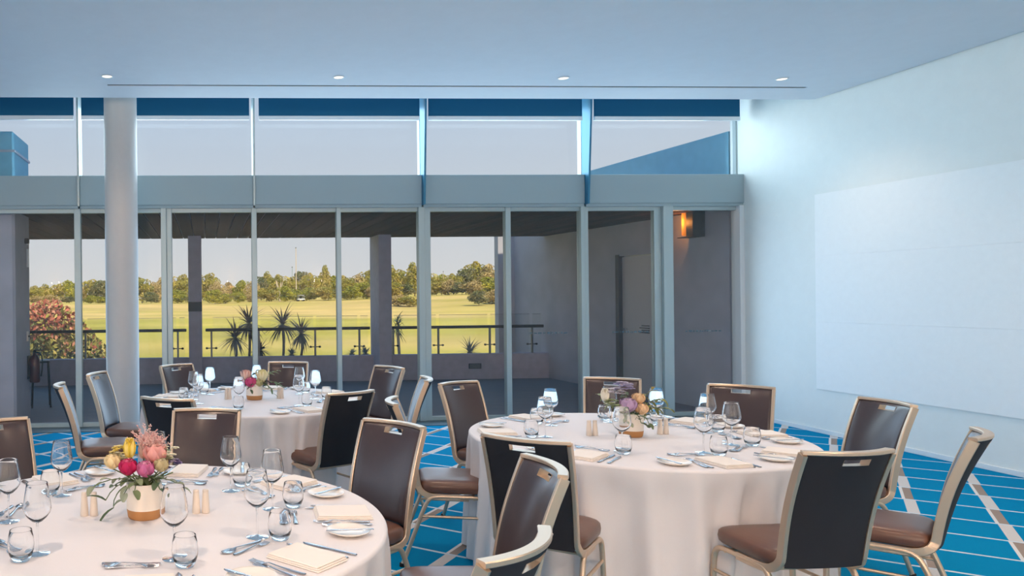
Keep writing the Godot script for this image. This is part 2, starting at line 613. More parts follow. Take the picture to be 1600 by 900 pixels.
# ------------------------------------------------------------------ windows
func windows() -> void:
	var st: SurfaceTool
	# threshold
	st = ST()
	pbox(st, XL, XR, -0.06, 0.012, 9.10, 9.60, 0.003)
	smesh("trim_1", st, M.frame_dark, "grey metal threshold track below the glass doors", "threshold")
	# lower posts
	var posts := [[-6.05, -5.9], [-4.65, -4.5], [-3.0, -2.85], [-1.588, -1.511], [-0.538, -0.405], [0.572, 0.636], [1.623, 1.679], [2.645, 2.80], [3.751, 3.816], [4.704, 4.810], [5.675, 5.893], [6.75, 6.80]]
	var says := ["glass door bay", "tall fixed glass bay", "sliding glass door bay"]
	var prev := XL
	for i in posts.size():
		var p: Array = posts[i]
		var w := structure("window_%d" % (i + 1), "tall lower %s with its slim metal frame" % says[i % 3], "window")
		st = ST()
		pbox(st, prev, p[0], 0.01, 2.66, DW - 0.004, DW + 0.004)
		part("pane", st, M.pane, w)
		st = ST()
		pbox(st, prev, p[0], 0.012, 0.062, DW - 0.03, DW + 0.03, 0.003)
		part("bottom_rail", st, M.frame_metal, w)
		st = ST()
		pbox(st, prev, p[0], 2.615, 2.67, DW - 0.03, DW + 0.03, 0.003)
		part("top_rail", st, M.frame_metal, w)
		st = ST()
		if i == 10:
			pbox(st, p[0], 5.767, 0.012, 2.67, DW - 0.02, DW + 0.06, 0.004)
			pbox(st, 5.767, p[1], 0.012, 2.67, DW - 0.07, DW + 0.05, 0.004)
		elif i in [4, 7, 9]:
			var mid: float = (p[0] + p[1]) / 2.0
			pbox(st, p[0], mid, 0.012, 2.67, DW - 0.07, DW + 0.05, 0.004)
			pbox(st, mid, p[1], 0.012, 2.67, DW - 0.045, DW + 0.05, 0.004)
		elif i == 11:
			pbox(st, p[0] - 0.01, p[1], 0.012, 2.67, DW - 0.10, DW + 0.05, 0.004)
		else:
			pbox(st, p[0], p[1], 0.012, 2.67, DW - 0.05, DW + 0.05, 0.004)
		part("mullion", st, M.skirting if i == 11 else M.frame_metal, w)
		if i in [9, 10, 11]:     # faint safety lettering on the glass
			var cx: float = [5.20, 5.35, 6.30][i - 9]
			if i == 9:
				cx = 4.28
			var r := RandomNumberGenerator.new()
			r.seed = 100 + i
			st = ST()
			var x := cx - 0.22
			while x < cx + 0.22:
				var l := r.randf_range(0.012, 0.05)
				pbox(st, x, x + l, 1.075, 1.075 + r.randf_range(0.012, 0.022), DW - 0.007, DW - 0.0045)
				x += l + r.randf_range(0.008, 0.02)
			var o := part("etched_lettering", st, M.frame_dark, w)
			o.set_meta("kind", "stuff")
		prev = p[1]
	# spandrel beam between clerestory and doors, in lengths between the fins
	var fins := [-1.52, 0.605, 2.695, 4.755]
	var xs := [XL, -1.52, 0.605, 2.695, 4.755, XR]
	for i in 5:
		st = ST()
		pbox(st, xs[i] + 0.012, xs[i + 1] - (0.012 if i < 4 else 0.0), 2.70, 3.062, 9.35, 9.62, 0.006)
		pbox(st, xs[i] + 0.012, xs[i + 1] - (0.012 if i < 4 else 0.0), 2.665, 2.70, 9.37, 9.60)
		smesh("trim_%d" % (i + 2), st, M.beam_paint, "length of painted spandrel beam between glass doors and clerestory", "beam")
	# clerestory panes with slim mullions and fins
	prev = XL
	var ends := [-1.52, 0.605, 2.695, 4.755, XR]
	for i in 5:
		var w := structure("window_%d" % (i + 13), "clerestory pane above the spandrel beam", "window")
		st = ST()
		pbox(st, prev, ends[i], 3.06, 4.40, DW + 0.05, DW + 0.058)
		part("pane", st, M.pane, w)
		st = ST()
		pbox(st, prev, ends[i], 3.062, 3.078, DW + 0.03, DW + 0.08, 0.002)
		part("bottom_rail", st, M.frame_dark, w)
		st = ST()
		if i < 4:
			pbox(st, ends[i] - 0.016, ends[i] + 0.016, 3.062, 4.40, DW - 0.02, DW + 0.08, 0.003)
		else:
			pbox(st, XR - 0.02, XR, 3.062, 4.40, DW + 0.02, DW + 0.08, 0.003)
		part("mullion", st, M.frame_metal, w)
		prev = ends[i]
	for i in 4:
		var x: float = fins[i]
		var top := 0.30 if i > 1 else 0.18
		var bot := 0.17 if i > 1 else 0.12
		st = ST()
		st.set_smooth_group(-1)
		var a := [W(x - 0.012, 2.69, DW), W(x - 0.012, 2.69, DW - bot), W(x - 0.012, 4.40, DW - top), W(x - 0.012, 4.40, DW)]
		var b := []
		for q in a:
			b.append(q + Vector3(0.024, 0, 0))
		quad(st, a[0], a[1], a[2], a[3])
		quad(st, b[3], b[2], b[1], b[0])
		for k in 4:
			quad(st, a[(k + 1) % 4], a[k], b[k], b[(k + 1) % 4])
		smesh("trim_%d" % (i + 7), st, M.frame_metal if i < 2 else M.fin_metal, "upright metal fin across the clerestory and spandrel beam", "fin")
	# roller blinds
	var spans := [[-3.6, -1.56, "over the clerestory bay next the terrace pier"], [-1.47, 0.55, "over the clerestory bay behind the round column"], [0.665, 2.64, "over the clerestory bay past the round column"], [2.75, 4.68, "over the clerestory bay between the two blue fins"], [4.83, 6.70, "over the clerestory bay beside the pale wall"]]
	for s in spans:
		var o := thing("roller_blind", "dark blue roller blind " + s[2], "blind", W((s[0] + s[1]) / 2.0, 3.735, 9.28), 0.0, "roller blinds over the clerestory")
		var h: float = (s[1] - s[0]) / 2.0
		st = ST()
		box(st, Vector3(-h, 0.02, -0.003), Vector3(h, 0.60, 0.003))
		part("fabric", st, M.blind_fabric, o)
		st = ST()
		box(st, Vector3(-h, -0.016, -0.014), Vector3(h, 0.034, 0.014), 0.004)
		part("bottom_bar", st, M.blind_rail, o)
		st = ST()
		tube(st, [Vector3(-h, 0.60, 0), Vector3(h, 0.60, 0)], 0.035, 14)
		part("roller", st, M.frame_dark, o)

func ceiling_fittings() -> void:
	var st := ST()
	var o := thing("air_slot", "long thin air diffuser slot in the ceiling", "air vent", W(2.67, CEIL, 7.722))
	pbox(st, -3.63, 3.63, 0.10, 0.12, -0.022, 0.022)
	part("backing", st, M.slot_dark, o)
	for k in 2:
		st = ST()
		pbox(st, -3.63, 3.63, 0.004, 0.03, -0.012 + k * 0.02, -0.008 + k * 0.02)
		part("blade", st, M.frame_dark, o)
	var rows := [7.41, 4.5, 1.6, -1.3]
	var where := ["above the round column end", "above the protea table", "above the lilac table side", "beside the pale wall"]
	for rI in rows.size():
		for k in 4:
			var x: float = -0.923 + k * 2.238
			var d: float = rows[rI]
			var lab: String = "small lit downlight by the air slot, %s" % where[k]
			if rI > 0:
				lab = "small lit downlight in the ceiling row over the tables"
			var t := thing("downlight", lab, "downlight", W(x, CEIL, d), 0.0, "downlights by the air slot" if rI == 0 else "downlights over the tables")
			st = ST()
			lathe(st, [[0.058, -0.002], [0.056, -0.007], [0.048, -0.007], [0.046, -0.001]], 24)
			part("trim_ring", st, M.skirting, t)
			st = ST()
			lathe(st, [[0.045, -0.003], [0.03, -0.006], [0.0, -0.007]], 20)
			part("lamp", st, M.downlight_glow, t)
			var sp := SpotLight3D.new()
			sp.name = "downlight_beam"
			sp.light_color = Color(1.0, 0.87, 0.76)
			sp.light_energy = [1.2, 1.9, 3.1, 3.0][rI]
			sp.light_size = 0.05
			sp.spot_angle = 62.0
			sp.spot_angle_attenuation = 0.8
			sp.spot_range = 20.0
			sp.spot_attenuation = 2.0
			sp.shadow_enabled = true
			t.add_child(sp)
			sp.position = Vector3(0, -0.02, 0)
			sp.rotation.x = -PI / 2

# ------------------------------------------------------------------ terrace
func slab(st: SurfaceTool, a: Vector2, b: Vector2, thick: float, y0: float, y1: float) -> void:   # upright slab along a plan line; thickness to its far side in +x
	var n := Vector2((b - a).y, -(b - a).x).normalized() * thick
	st.set_smooth_group(-1)
	var q := [a, b, b + n, a + n]
	for k in 4:
		var p: Vector2 = q[k]
		var r: Vector2 = q[(k + 1) % 4]
		quad(st, W(p.x, y0, p.y), W(r.x, y0, r.y), W(r.x, y1, r.y), W(p.x, y1, p.y))
	quad(st, W(q[0].x, y1, q[0].y), W(q[1].x, y1, q[1].y), W(q[2].x, y1, q[2].y), W(q[3].x, y1, q[3].y))
	quad(st, W(q[0].x, y0, q[0].y), W(q[1].x, y0, q[1].y), W(q[2].x, y0, q[2].y), W(q[3].x, y0, q[3].y))

func wall_x(d: float) -> float:     # face of the terrace side wall
	return lerpf(6.79, 6.40, (d - 9.62) / (14.4 - 9.62))

func terrace() -> void:
	var st := ST()
	pbox(st, -9.0, 6.9, -0.35, 0.0, 9.60, 14.10)
	smesh("floor_terrace", st, M.deck, "dark blue grey decking of the shaded terrace", "deck")
	st = ST()
	pbox(st, -9.0, 6.9, 2.69, 2.98, 9.63, 14.25)
	var roof := smesh("ceiling_terrace", st, M.pale_render, "terrace roof lined below with dark timber boards", "soffit")
	var boards := []
	for v in 3:       # three tones of the same stained timber
		st = ST()
		box(st, Vector3(-0.094, -0.02, -2.29), Vector3(0.094, -0.001, 2.29), 0.004)
		boards.append(done(st, M["soffit" if v == 0 else "soffit_%d" % v]))
	for k in 79:
		put("lining_board", boards[(k * 7 + k / 3) % 3], roof, Vector3(-8.9 + k * 0.2, 2.69, -11.94))
	# side wall, in pieces round the door
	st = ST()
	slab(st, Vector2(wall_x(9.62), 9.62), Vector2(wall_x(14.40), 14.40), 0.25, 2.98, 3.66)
	smesh("wall_terrace_upper", st, M.wall_blue_cast, "side wall rising above the terrace roof with a blue cast painted in", "wall")
	st = ST()
	var cuts := [[9.62, 11.10, -0.3, 2.98], [11.10, 12.00, 2.165, 2.98], [12.00, 14.40, -0.3, 2.98]]
	cuts.append([14.40, 15.40, -0.3, 2.95])
	for c in cuts:
		slab(st, Vector2(wall_x(c[0]), c[0]), Vector2(wall_x(c[1]), c[1]), 0.25, c[2], c[3])
	smesh("wall_terrace_side", st, M.concrete_wall, "grey rendered terrace wall with a service door", "wall")
	st = ST()
	pbox(st, 5.98, 6.6, -0.3, 2.95, 15.40, 15.60)
	smesh("wall_terrace_end", st, M.concrete_wall, "short pale return wall beyond the railing", "wall")
	var dr := structure("door_1", "grey flush service door in the terrace wall", "door")
	st = ST()
	slab(st, Vector2(wall_x(11.10) + 0.05, 11.10), Vector2(wall_x(11.98) + 0.05, 11.93), 0.05, 0.0, 2.15)
	part("leaf", st, M.door_paint, dr)
	st = ST()
	slab(st, Vector2(wall_x(11.93) - 0.012, 11.93), Vector2(wall_x(12.02) - 0.012, 12.02), 0.1, 0.0, 2.19)
	part("jamb", st, M.door_reveal, dr)
	st = ST()
	var hx := wall_x(11.8)
	tube(st, [W(hx + 0.05, 1.01, 11.82), W(hx - 0.03, 1.01, 11.82), W(hx - 0.03, 1.01, 11.70)], 0.011, 8)
	part("lever_handle", st, M.chrome, dr)
	st = ST()
	for k in 4:
		slab(st, Vector2(wall_x(11.28) + 0.047, 11.28), Vector2(wall_x(11.28 + 0.24 - 0.05 * (k % 2)) + 0.047, 11.28 + 0.24 - 0.05 * (k % 2)), 0.004, 0.96 + k * 0.035, 0.978 + k * 0.035)
	part("notice_lettering", st, M.door_reveal, dr).set_meta("kind", "stuff")
	# wall lamp
	var lx := wall_x(10.2)
	var lamp := thing("wall_lamp", "amber lit wall lamp in a black housing on the terrace wall", "wall lamp", W(lx, 2.34, 10.2))
	st = ST()
	pbox(st, -0.17, 0.0, 0.0, 0.42, -0.17, -0.02, 0.004)
	part("housing", st, M.black_metal, lamp)
	st = ST()
	lathe(st, [[0.0, 0.015], [0.055, 0.02], [0.062, 0.03], [0.062, 0.39], [0.055, 0.40], [0.0, 0.405]], 16, Vector3(-0.10, 0, -0.07))
	part("lamp_glass", st, M.amber_lamp_glass, lamp)
	st = ST()
	pbox(st, -0.19, 0.0, -0.012, 0.0, -0.17, 0.15, 0.003)
	part("base_plate", st, M.black_metal, lamp)
	var om := OmniLight3D.new()
	om.name = "wall_lamp_light"
	om.light_color = Color(1.0, 0.62, 0.25)
	om.light_energy = 0.10
	om.light_size = 0.05
	om.omni_range = 20.0
	om.omni_attenuation = 2.0
	om.shadow_enabled = true
	lamp.add_child(om)
	om.position = Vector3(-0.24, 0.2, -0.10)
	# pier on the other side
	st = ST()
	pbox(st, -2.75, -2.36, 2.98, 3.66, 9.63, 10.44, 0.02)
	smesh("wall_pier_upper", st, M.wall_blue_cast, "top of the pier above the terrace roof with a blue cast painted in", "wall")
	st = ST()
	pbox(st, -2.75, -2.36, -0.3, 2.98, 9.63, 10.44, 0.03)
	smesh("wall_terrace_pier", st, M.concrete_wall, "dark grey pier wall beside the terrace", "wall")
	st = ST()
	pbox(st, -2.78, -2.345, 3.40, 3.43, 9.63, 10.455)
	smesh("trim_11", st, M.concrete_wall, "thin joint band near the top of the pier", "trim")
	st = ST()
	pbox(st, -9.0, -2.75, -0.3, 3.66, 9.63, 9.80)
	smesh("wall_terrace_far", st, M.concrete_wall, "grey outer wall continuing past the pier", "wall")
	# columns
	var cols := [[-0.305, -0.07, "slim violet grey terrace column with a dark band"], [3.10, 3.335, "deep violet grey terrace column beside the agave planter"]]
	for k in 2:
		var c: Array = cols[k]
		var t := thing("terrace_column", c[2], "column", W((c[0] + c[1]) / 2.0, 0, 13.95))
		var h: float = (c[1] - c[0]) / 2.0
		st = ST()
		box(st, Vector3(-h, 0, -0.38), Vector3(h, 2.69, 0.35), 0.012)
		part("shaft", st, M.pale_render, t)
		if k == 0:
			st = ST()
			box(st, Vector3(-h - 0.004, 1.33, 0.30), Vector3(h + 0.004, 1.50, 0.358), 0.003)
			part("dark_band", st, M.door_reveal, t)
	# parapet
	st = ST()
	pbox(st, -9.0, 6.45, -0.3, 0.472, 14.10, 14.30, 0.008)
	smesh("wall_parapet", st, M.pale_render, "low violet grey parapet along the terrace edge", "parapet")
	var vent := thing("parapet_vent", "small dark louvred vent in the parapet", "vent", W(5.013, 0.243, 14.10))
	st = ST()
	box(st, Vector3(-0.12, -0.05, -0.001), Vector3(0.12, 0.05, 0.012), 0.003)
	part("frame", st, M.door_reveal, vent)
	for k in 4:
		st = ST()
		box(st, Vector3(-0.10, -0.036 + k * 0.021, 0.010), Vector3(0.10, -0.026 + k * 0.021, 0.018))
		part("louvre", st, M.post_metal, vent)
	# glass railing in three lengths
	var runs := [[-6.0, -0.36, [-5.6, -3.9, -2.21, -0.52], "between the pier and the slim column"], [-0.01, 3.06, [0.10, 0.98, 2.03, 2.86], "before the cordylines, between the two columns"], [3.37, 6.37, [3.50, 4.355, 5.338, 6.15], "before the agave, ending at the return wall"]]
	for rn in runs:
		var t := thing("glass_railing", "glass railing with dark handrail " + rn[3], "railing", W(0, 0.472, 14.2))
		st = ST()
		box(st, Vector3(rn[0], 0.475, -0.03), Vector3(rn[1], 0.53, 0.03), 0.008)
		part("handrail", st, M.rail_metal, t)
		var ps: Array = rn[2]
		for i in ps.size():
			var x: float = ps[i]
			st = ST()
			box(st, Vector3(x - 0.018, 0, -0.02), Vector3(x + 0.018, 0.492, 0.02), 0.004)
			var po := part("post", st, M.post_metal, t)
			for s in [-1.0, 1.0]:
				st = ST()
				tube(st, [Vector3(x + s * 0.016, 0.165, 0), Vector3(x + s * 0.075, 0.165, 0)], 0.009, 6)
				lathe(st, [[0.0, -0.02], [0.02, -0.016], [0.024, 0.0], [0.02, 0.016], [0.0, 0.02]], 10, Vector3(x + s * 0.085, 0.165, 0))
				part("clamp", st, M.rail_metal, po)
			var x1: float = ps[i + 1] if i < ps.size() - 1 else rn[1]
			if x1 - x > 0.15:
				st = ST()
				box(st, Vector3(x + 0.03, 0.02, -0.045), Vector3(x1 - 0.03, 0.73, -0.035), 0.001)
				part("glass_panel", st, M.rail_glass, t)
				st = ST()
				box(st, Vector3(x + 0.03, 0.73, -0.046), Vector3(x1 - 0.03, 0.736, -0.034))
				part("glass_edge", st, M.post_metal, t)
		var x0: float = ps[0]
		if x0 - rn[0] > 0.15:
			st = ST()
			box(st, Vector3(rn[0] + 0.01, 0.02, -0.045), Vector3(x0 - 0.03, 0.73, -0.035), 0.001)
			part("glass_panel", st, M.rail_glass, t)
	# extinguisher, stool and plates by the pier
	var fe := thing("fire_extinguisher", "dark fire extinguisher hung on the pier wall", "extinguisher", W(-2.275, 0.47, 10.30))
	st = ST()
	lathe(st, [[0.0, 0.0], [0.06, 0.0], [0.068, 0.015], [0.068, 0.30], [0.055, 0.345], [0.025, 0.365], [0.022, 0.39], [0.0, 0.39]], 20)
	part("cylinder", st, M.extinguisher_red, fe)
	st = ST()
	box(st, Vector3(-0.02, 0.39, -0.02), Vector3(0.02, 0.42, 0.02), 0.004)
	box(st, Vector3(-0.015, 0.42, -0.02), Vector3(0.10, 0.435, 0.02), 0.003)
	part("valve", st, M.black_metal, fe)
	st = ST()
	tube(st, smoothed([Vector3(0.02, 0.40, 0), Vector3(0.09, 0.36, 0.01), Vector3(0.10, 0.22, 0.01), Vector3(0.085, 0.08, 0.01)]), 0.010, 8)
	part("hose", st, M.rubber, fe)
	st = ST()
	box(st, Vector3(-0.084, 0.05, -0.075), Vector3(-0.069, 0.36, 0.075), 0.004)
	part("bracket", st, M.black_metal, fe)
	var sl := thing("bar_stool", "slim dark metal stool on the terrace beyond the pier", "stool", W(-2.42, 0.0, 11.35), 0.25)
	st = ST()
	superq(st, Vector3(0, 0.66, 0), Vector3(0.135, 0.016, 0.13), 0.5, 0.4, 20, 6)
	part("seat", st, M.black_metal, sl)
	for sx in [-1.0, 1.0]:
		for sz in [-1.0, 1.0]:
			st = ST()
			tube(st, [Vector3(sx * 0.13, 0, sz * 0.125), Vector3(sx * 0.105, 0.65, sz * 0.10)], 0.013, 8)
			part("leg", st, M.black_metal, sl)
		st = ST()
		tube(st, [Vector3(sx * 0.122, 0.25, -0.115), Vector3(sx * 0.122, 0.25, 0.115)], 0.008, 6)
		part("footrest", st, M.black_metal, sl)
	var pl := thing("wall_plate", "slim upright white plate on the pier wall", "plate", W(-2.355, 2.0, 10.30))
	st = ST()
	box(st, Vector3(-0.004, 0, -0.04), Vector3(0.012, 0.24, 0.04), 0.003)
	part("plate", st, M.white_plate, pl)
	var sn := thing("wall_sensor", "small black sensor high on the pier wall", "sensor", W(-2.355, 2.30, 10.17))
	st = ST()
	box(st, Vector3(-0.004, 0, -0.035), Vector3(0.05, 0.07, 0.035), 0.008)
	part("body", st, M.black_metal, sn)
	st = ST()
	lathe(st, [[0.012, 0.0], [0.009, -0.012], [0.0, -0.015]], 12, Vector3(0.03, 0.0, 0))
	part("lens", st, M.white_plate, sn)
	var lk := thing("wall_switch", "small pale key switch low on the pier wall", "switch", W(-2.355, 1.02, 10.24))
	st = ST()
	box(st, Vector3(-0.004, 0, -0.03), Vector3(0.015, 0.13, 0.03), 0.004)
	part("plate", st, M.shaker, lk)
	st = ST()
	box(st, Vector3(0.012, 0.055, -0.02), Vector3(0.035, 0.075, 0.02), 0.003)
	part("lever", st, M.black_metal, lk)
	# earth of the planter behind the parapet
	st = ST()
	pbox(st, -9.0, 6.45, -1.3, 0.30, 14.31, 15.5)
	smesh("planter_bed", st, M.soil, "raised planting bed behind the parapet", "planter")

# ------------------------------------------------------------------ landscape
func ground_y(x: float, d: float) -> float:
	var y := -1.3
	y += smoothstep(120.0, 245.0, d) * (1.7 + 2.6 * smoothstep(35.0, 130.0, x))
	y += 0.35 * sin(x * 0.045 + d * 0.021) * smoothstep(70.0, 140.0, d)
	return y

func landscape() -> void:
	vmat("turf", 0.95)
	vmat("foliage", 0.75, 0.35)
	vmat("spiky_leaf", 0.5, 0.1)
	mat("bark", c8(120, 104, 84), 0.9)
	mat("pale_bark", c8(214, 196, 168), 0.9)
	var nz := FastNoiseLite.new()
	nz.seed = 8
	nz.frequency = 0.02
	var st := ST()
	var ds := []
	var d := 15.0
	while d < 760.0:
		ds.append(d)
		d += maxf(2.0, d * 0.035)
	var rows := []
	var cols := []
	for q in ds:
		var row := PackedVector3Array()
		var crow := []
		for j in 61:
			var x: float = lerpf(-0.75, 0.75, j / 60.0) * (q + 25.0) + 0.18 * q
			row.append(W(x, ground_y(x, q), q))
			var n1 := nz.get_noise_2d(x, q * 0.6)
			var n2 := nz.get_noise_2d(x * 4.0 + 300.0, q * 3.0)
			var n3 := nz.get_noise_2d(x * 0.6 + 900.0, q * 2.2)
			var tan_ := clampf(smoothstep(75.0, 130.0, q) * 0.8 + n1 * 0.7 + n3 * 0.8, 0.0, 1.0)
			var c := Color(0.44, 0.385, 0.035).lerp(Color(0.60, 0.43, 0.14), tan_)
			if q > 225.0:
				c = c.lerp(Color(0.46, 0.38, 0.05), clampf(0.5 + n1, 0, 1))
			c = c * (0.92 + 0.25 * n2 + 0.25 * n3)
			crow.append(Color(c.r, c.g, c.b, 1.0))
		rows.append(row)
		cols.append(crow)
	st.set_smooth_group(0)
	for i in rows.size() - 1:
		for j in 60:
			for k in [[0, 0], [1, 0], [1, 1], [0, 0], [1, 1], [0, 1]]:
				st.set_color(cols[i + k[0]][j + k[1]])
				st.add_vertex(rows[i + k[0]][j + k[1]])
	smesh("ground", st, M.turf, "sunlit golf course turf running to the tree line", "lawn")
	trees()
	# bush with red young leaves behind the railing
	var bush := thing("red_leaf_shrub", "large shrub with red young leaves behind the glass railing", "shrub", W(-3.45, -0.35, 17.6))
	st = ST()
	var leafs := [Color(0.42, 0.12, 0.08), Color(0.52, 0.24, 0.15), Color(0.36, 0.32, 0.06), Color(0.50, 0.42, 0.13), Color(0.12, 0.14, 0.04), Color(0.28, 0.27, 0.07)]
	for k in 5200:
		var v := Vector3(rng.randfn(), rng.randfn(), rng.randfn()).normalized() * pow(rng.randf(), 0.3)
		var p := Vector3(v.x * 1.35, 0.95 + v.y * 0.95, v.z * 0.75)
		if p.x > 0.0:
			p.y = 0.20 + (p.y - 0.20) * (1.0 - 0.50 * smoothstep(0.0, 1.35, p.x))
		var red := rng.randf() < 0.12 + 0.70 * smoothstep(0.9, 1.6, p.y)
		leaf(st, p, 0.062, leafs[rng.randi_range(0, 1)] if red else leafs[rng.randi_range(2, 5)])
	part("foliage", st, M.foliage, bush).set_meta("kind", "stuff")
	for k in 5:
		st = ST()
		tube(st, [Vector3(-0.1 + k * 0.05, -0.01, 0), Vector3(-0.8 + k * 0.4, 0.5, 0.1 * (k % 2))], 0.018, 6)
		part("branch", st, M.bark, bush)
	# cordylines and agaves
	var cy := [[367, 528, 0.36, "shortest cordyline with a spreading dark crown", 70], [388, 505, 0.40, "cordyline whose crown rises above the handrail", 60], [406, 547, 0.26, "low cordyline with upright dark leaves", 50], [441, 507, 0.40, "tall cordyline with a straight stem and reddish tips", 60], [470, 521, 0.36, "cordyline with a leaning stem and drooping leaves", 60]]
	for i in cy.size():
		var c: Array = cy[i]
		var dd := 14.75 + 0.12 * (i % 3)
		var x := across(c[0], dd)
		var y := up_at(c[1], c[0], dd)
		var o := thing("cordyline", c[3] + " behind the railing", "plant", W(x, 0.30, dd), 0.0, "cordylines behind the railing")
		st = ST()
		tube(st, smoothed([Vector3(-0.03 if i == 4 else 0.0, -0.01, 0), Vector3(0.02, (y - 0.3) * 0.5, 0), Vector3(0, y - 0.3, 0)]), 0.026, 7)
		part("stem", st, M.bark, o)
		st = ST()
		var len_: float = c[2] * 1.22
		var nl: int = int(c[4] * 1.35)
		for k in nl:
			var az := TAU * rng.randf()
			var el := rng.randf_range(-0.9, 1.45)
			blade(st, Vector3(0, y - 0.3, 0), az, el, len_ * rng.randf_range(0.75, 1.15), 0.042, Color(0.075, 0.05, 0.045) if rng.randf() < 0.65 else (Color(0.22, 0.10, 0.09) if el > 0.5 else Color(0.12, 0.12, 0.05)))
		part("leaf_crown", st, M.spiky_leaf, o).set_meta("kind", "stuff")
	var ag := [[733, 553, 0.36, "broad dark agave rosette on the planter edge"], [570, 552, 0.20, "small upright agave beside the terrace column"], [549, 554, 0.16, "low grassy tuft next to the small agave"], [455, 554, 0.17, "small agave at the foot of the cordylines"]]
	for i in ag.size():
		var c: Array = ag[i]
		var dd := 14.6
		var x := across(c[0], dd)
		var o := thing("agave", c[3], "plant", W(x, 0.30, dd), 0.0, "agaves behind the railing")
		st = ST()
		tube(st, [Vector3(0, 0, 0), Vector3(0, 0.17, 0)], 0.05, 8)
		part("stump", st, M.bark, o)
		st = ST()
		for k in 54:
			blade(st, Vector3(0, 0.17, 0), TAU * rng.randf(), rng.randf_range(0.05, 1.4), c[2] * rng.randf_range(0.7, 1.1), 0.032, Color(0.055, 0.06, 0.05) if i != 2 else Color(0.24, 0.22, 0.05))
		part("rosette", st, M.spiky_leaf, o).set_meta("kind", "stuff")
	var yc := thing("yucca", "yellow green yucca standing close behind the deep column", "plant", W(across(621, 14.8), 0.30, 14.8))
	st = ST()
	tube(st, [Vector3(0.03, -0.01, 0), Vector3(0, 0.55, 0)], 0.03, 7)
	part("stem", st, M.pale_bark, yc)
	st = ST()
	for k in 46:
		blade(st, Vector3(0, 0.55 + 0.3 * rng.randf(), 0), TAU * rng.randf(), rng.randf_range(-0.7, 1.3), rng.randf_range(0.2, 0.32), 0.03, Color(0.20, 0.21, 0.04))
	part("leaf_crown", st, M.spiky_leaf, yc).set_meta("kind", "stuff")

func leaf(st: SurfaceTool, p: Vector3, s: float, c: Color) -> void:
	var a := Vector3(rng.randfn(), rng.randfn(), rng.randfn()).normalized()
	var b := a.cross(Vector3(rng.randfn(), rng.randfn(), rng.randfn())).normalized()
	var k := rng.randf_range(0.75, 1.25)
	st.set_smooth_group(-1)
	st.set_color(Color(c.r * k, c.g * k, c.b * k))
	quad(st, p - a * s * 1.2, p + b * s * 0.55, p + a * s * 1.2, p - b * s * 0.55)

func blade(st: SurfaceTool, p: Vector3, az: float, el: float, l: float, w: float, c: Color) -> void:
	var k := rng.randf_range(0.8, 1.25)
	st.set_smooth_group(-1)
	st.set_color(Color(c.r * k, c.g * k, c.b * k))
	var out := Vector3(cos(az), 0, sin(az))
	var side := Vector3(-sin(az), 0, cos(az))
	var pts := []
	for i in 5:
		var t := i / 4.0
		var e := el - 0.55 * t
		pts.append((pts[i - 1] if i > 0 else p) + (out * cos(e) + Vector3.UP * sin(e)) * (l / 4.0 if i > 0 else 0.0))
	for i in 4:
		var w0 := w * (1.0 - pow(i / 4.0, 1.6))
		var w1 := w * (1.0 - pow((i + 1) / 4.0, 1.6))
		quad(st, pts[i] - side * w0 * 0.5, pts[i] + side * w0 * 0.5, pts[i + 1] + side * w1 * 0.5, pts[i + 1] - side * w1 * 0.5)

func crown_mesh(seed_: int, tones: Array, tall: bool) -> ArrayMesh:     # unit crown: half width 0.5, height 1
	var st := ST()
	rng.seed = seed_
	var blobs := 34
	for b in blobs:
		var v := Vector3(rng.randfn(), rng.randfn(), rng.randfn()).normalized() * pow(rng.randf(), 0.4)
		var c := Vector3(v.x * 0.36, 0.50 + v.y * 0.40, v.z * 0.38)
		if tall:
			c.x *= lerpf(1.0, 0.55, clampf(c.y, 0, 1))
			c.z *= lerpf(1.0, 0.55, clampf(c.y, 0, 1))
		var r := rng.randf_range(0.10, 0.18)
		var tone: Color = tones[rng.randi_range(0, tones.size() - 1)]
		for k in 80:
			var q := Vector3(rng.randfn(), rng.randfn(), rng.randfn()).normalized()
			leaf(st, c + q * r * Vector3(1, 0.8, 1), 0.036, tone)
	return done(st, M.foliage)

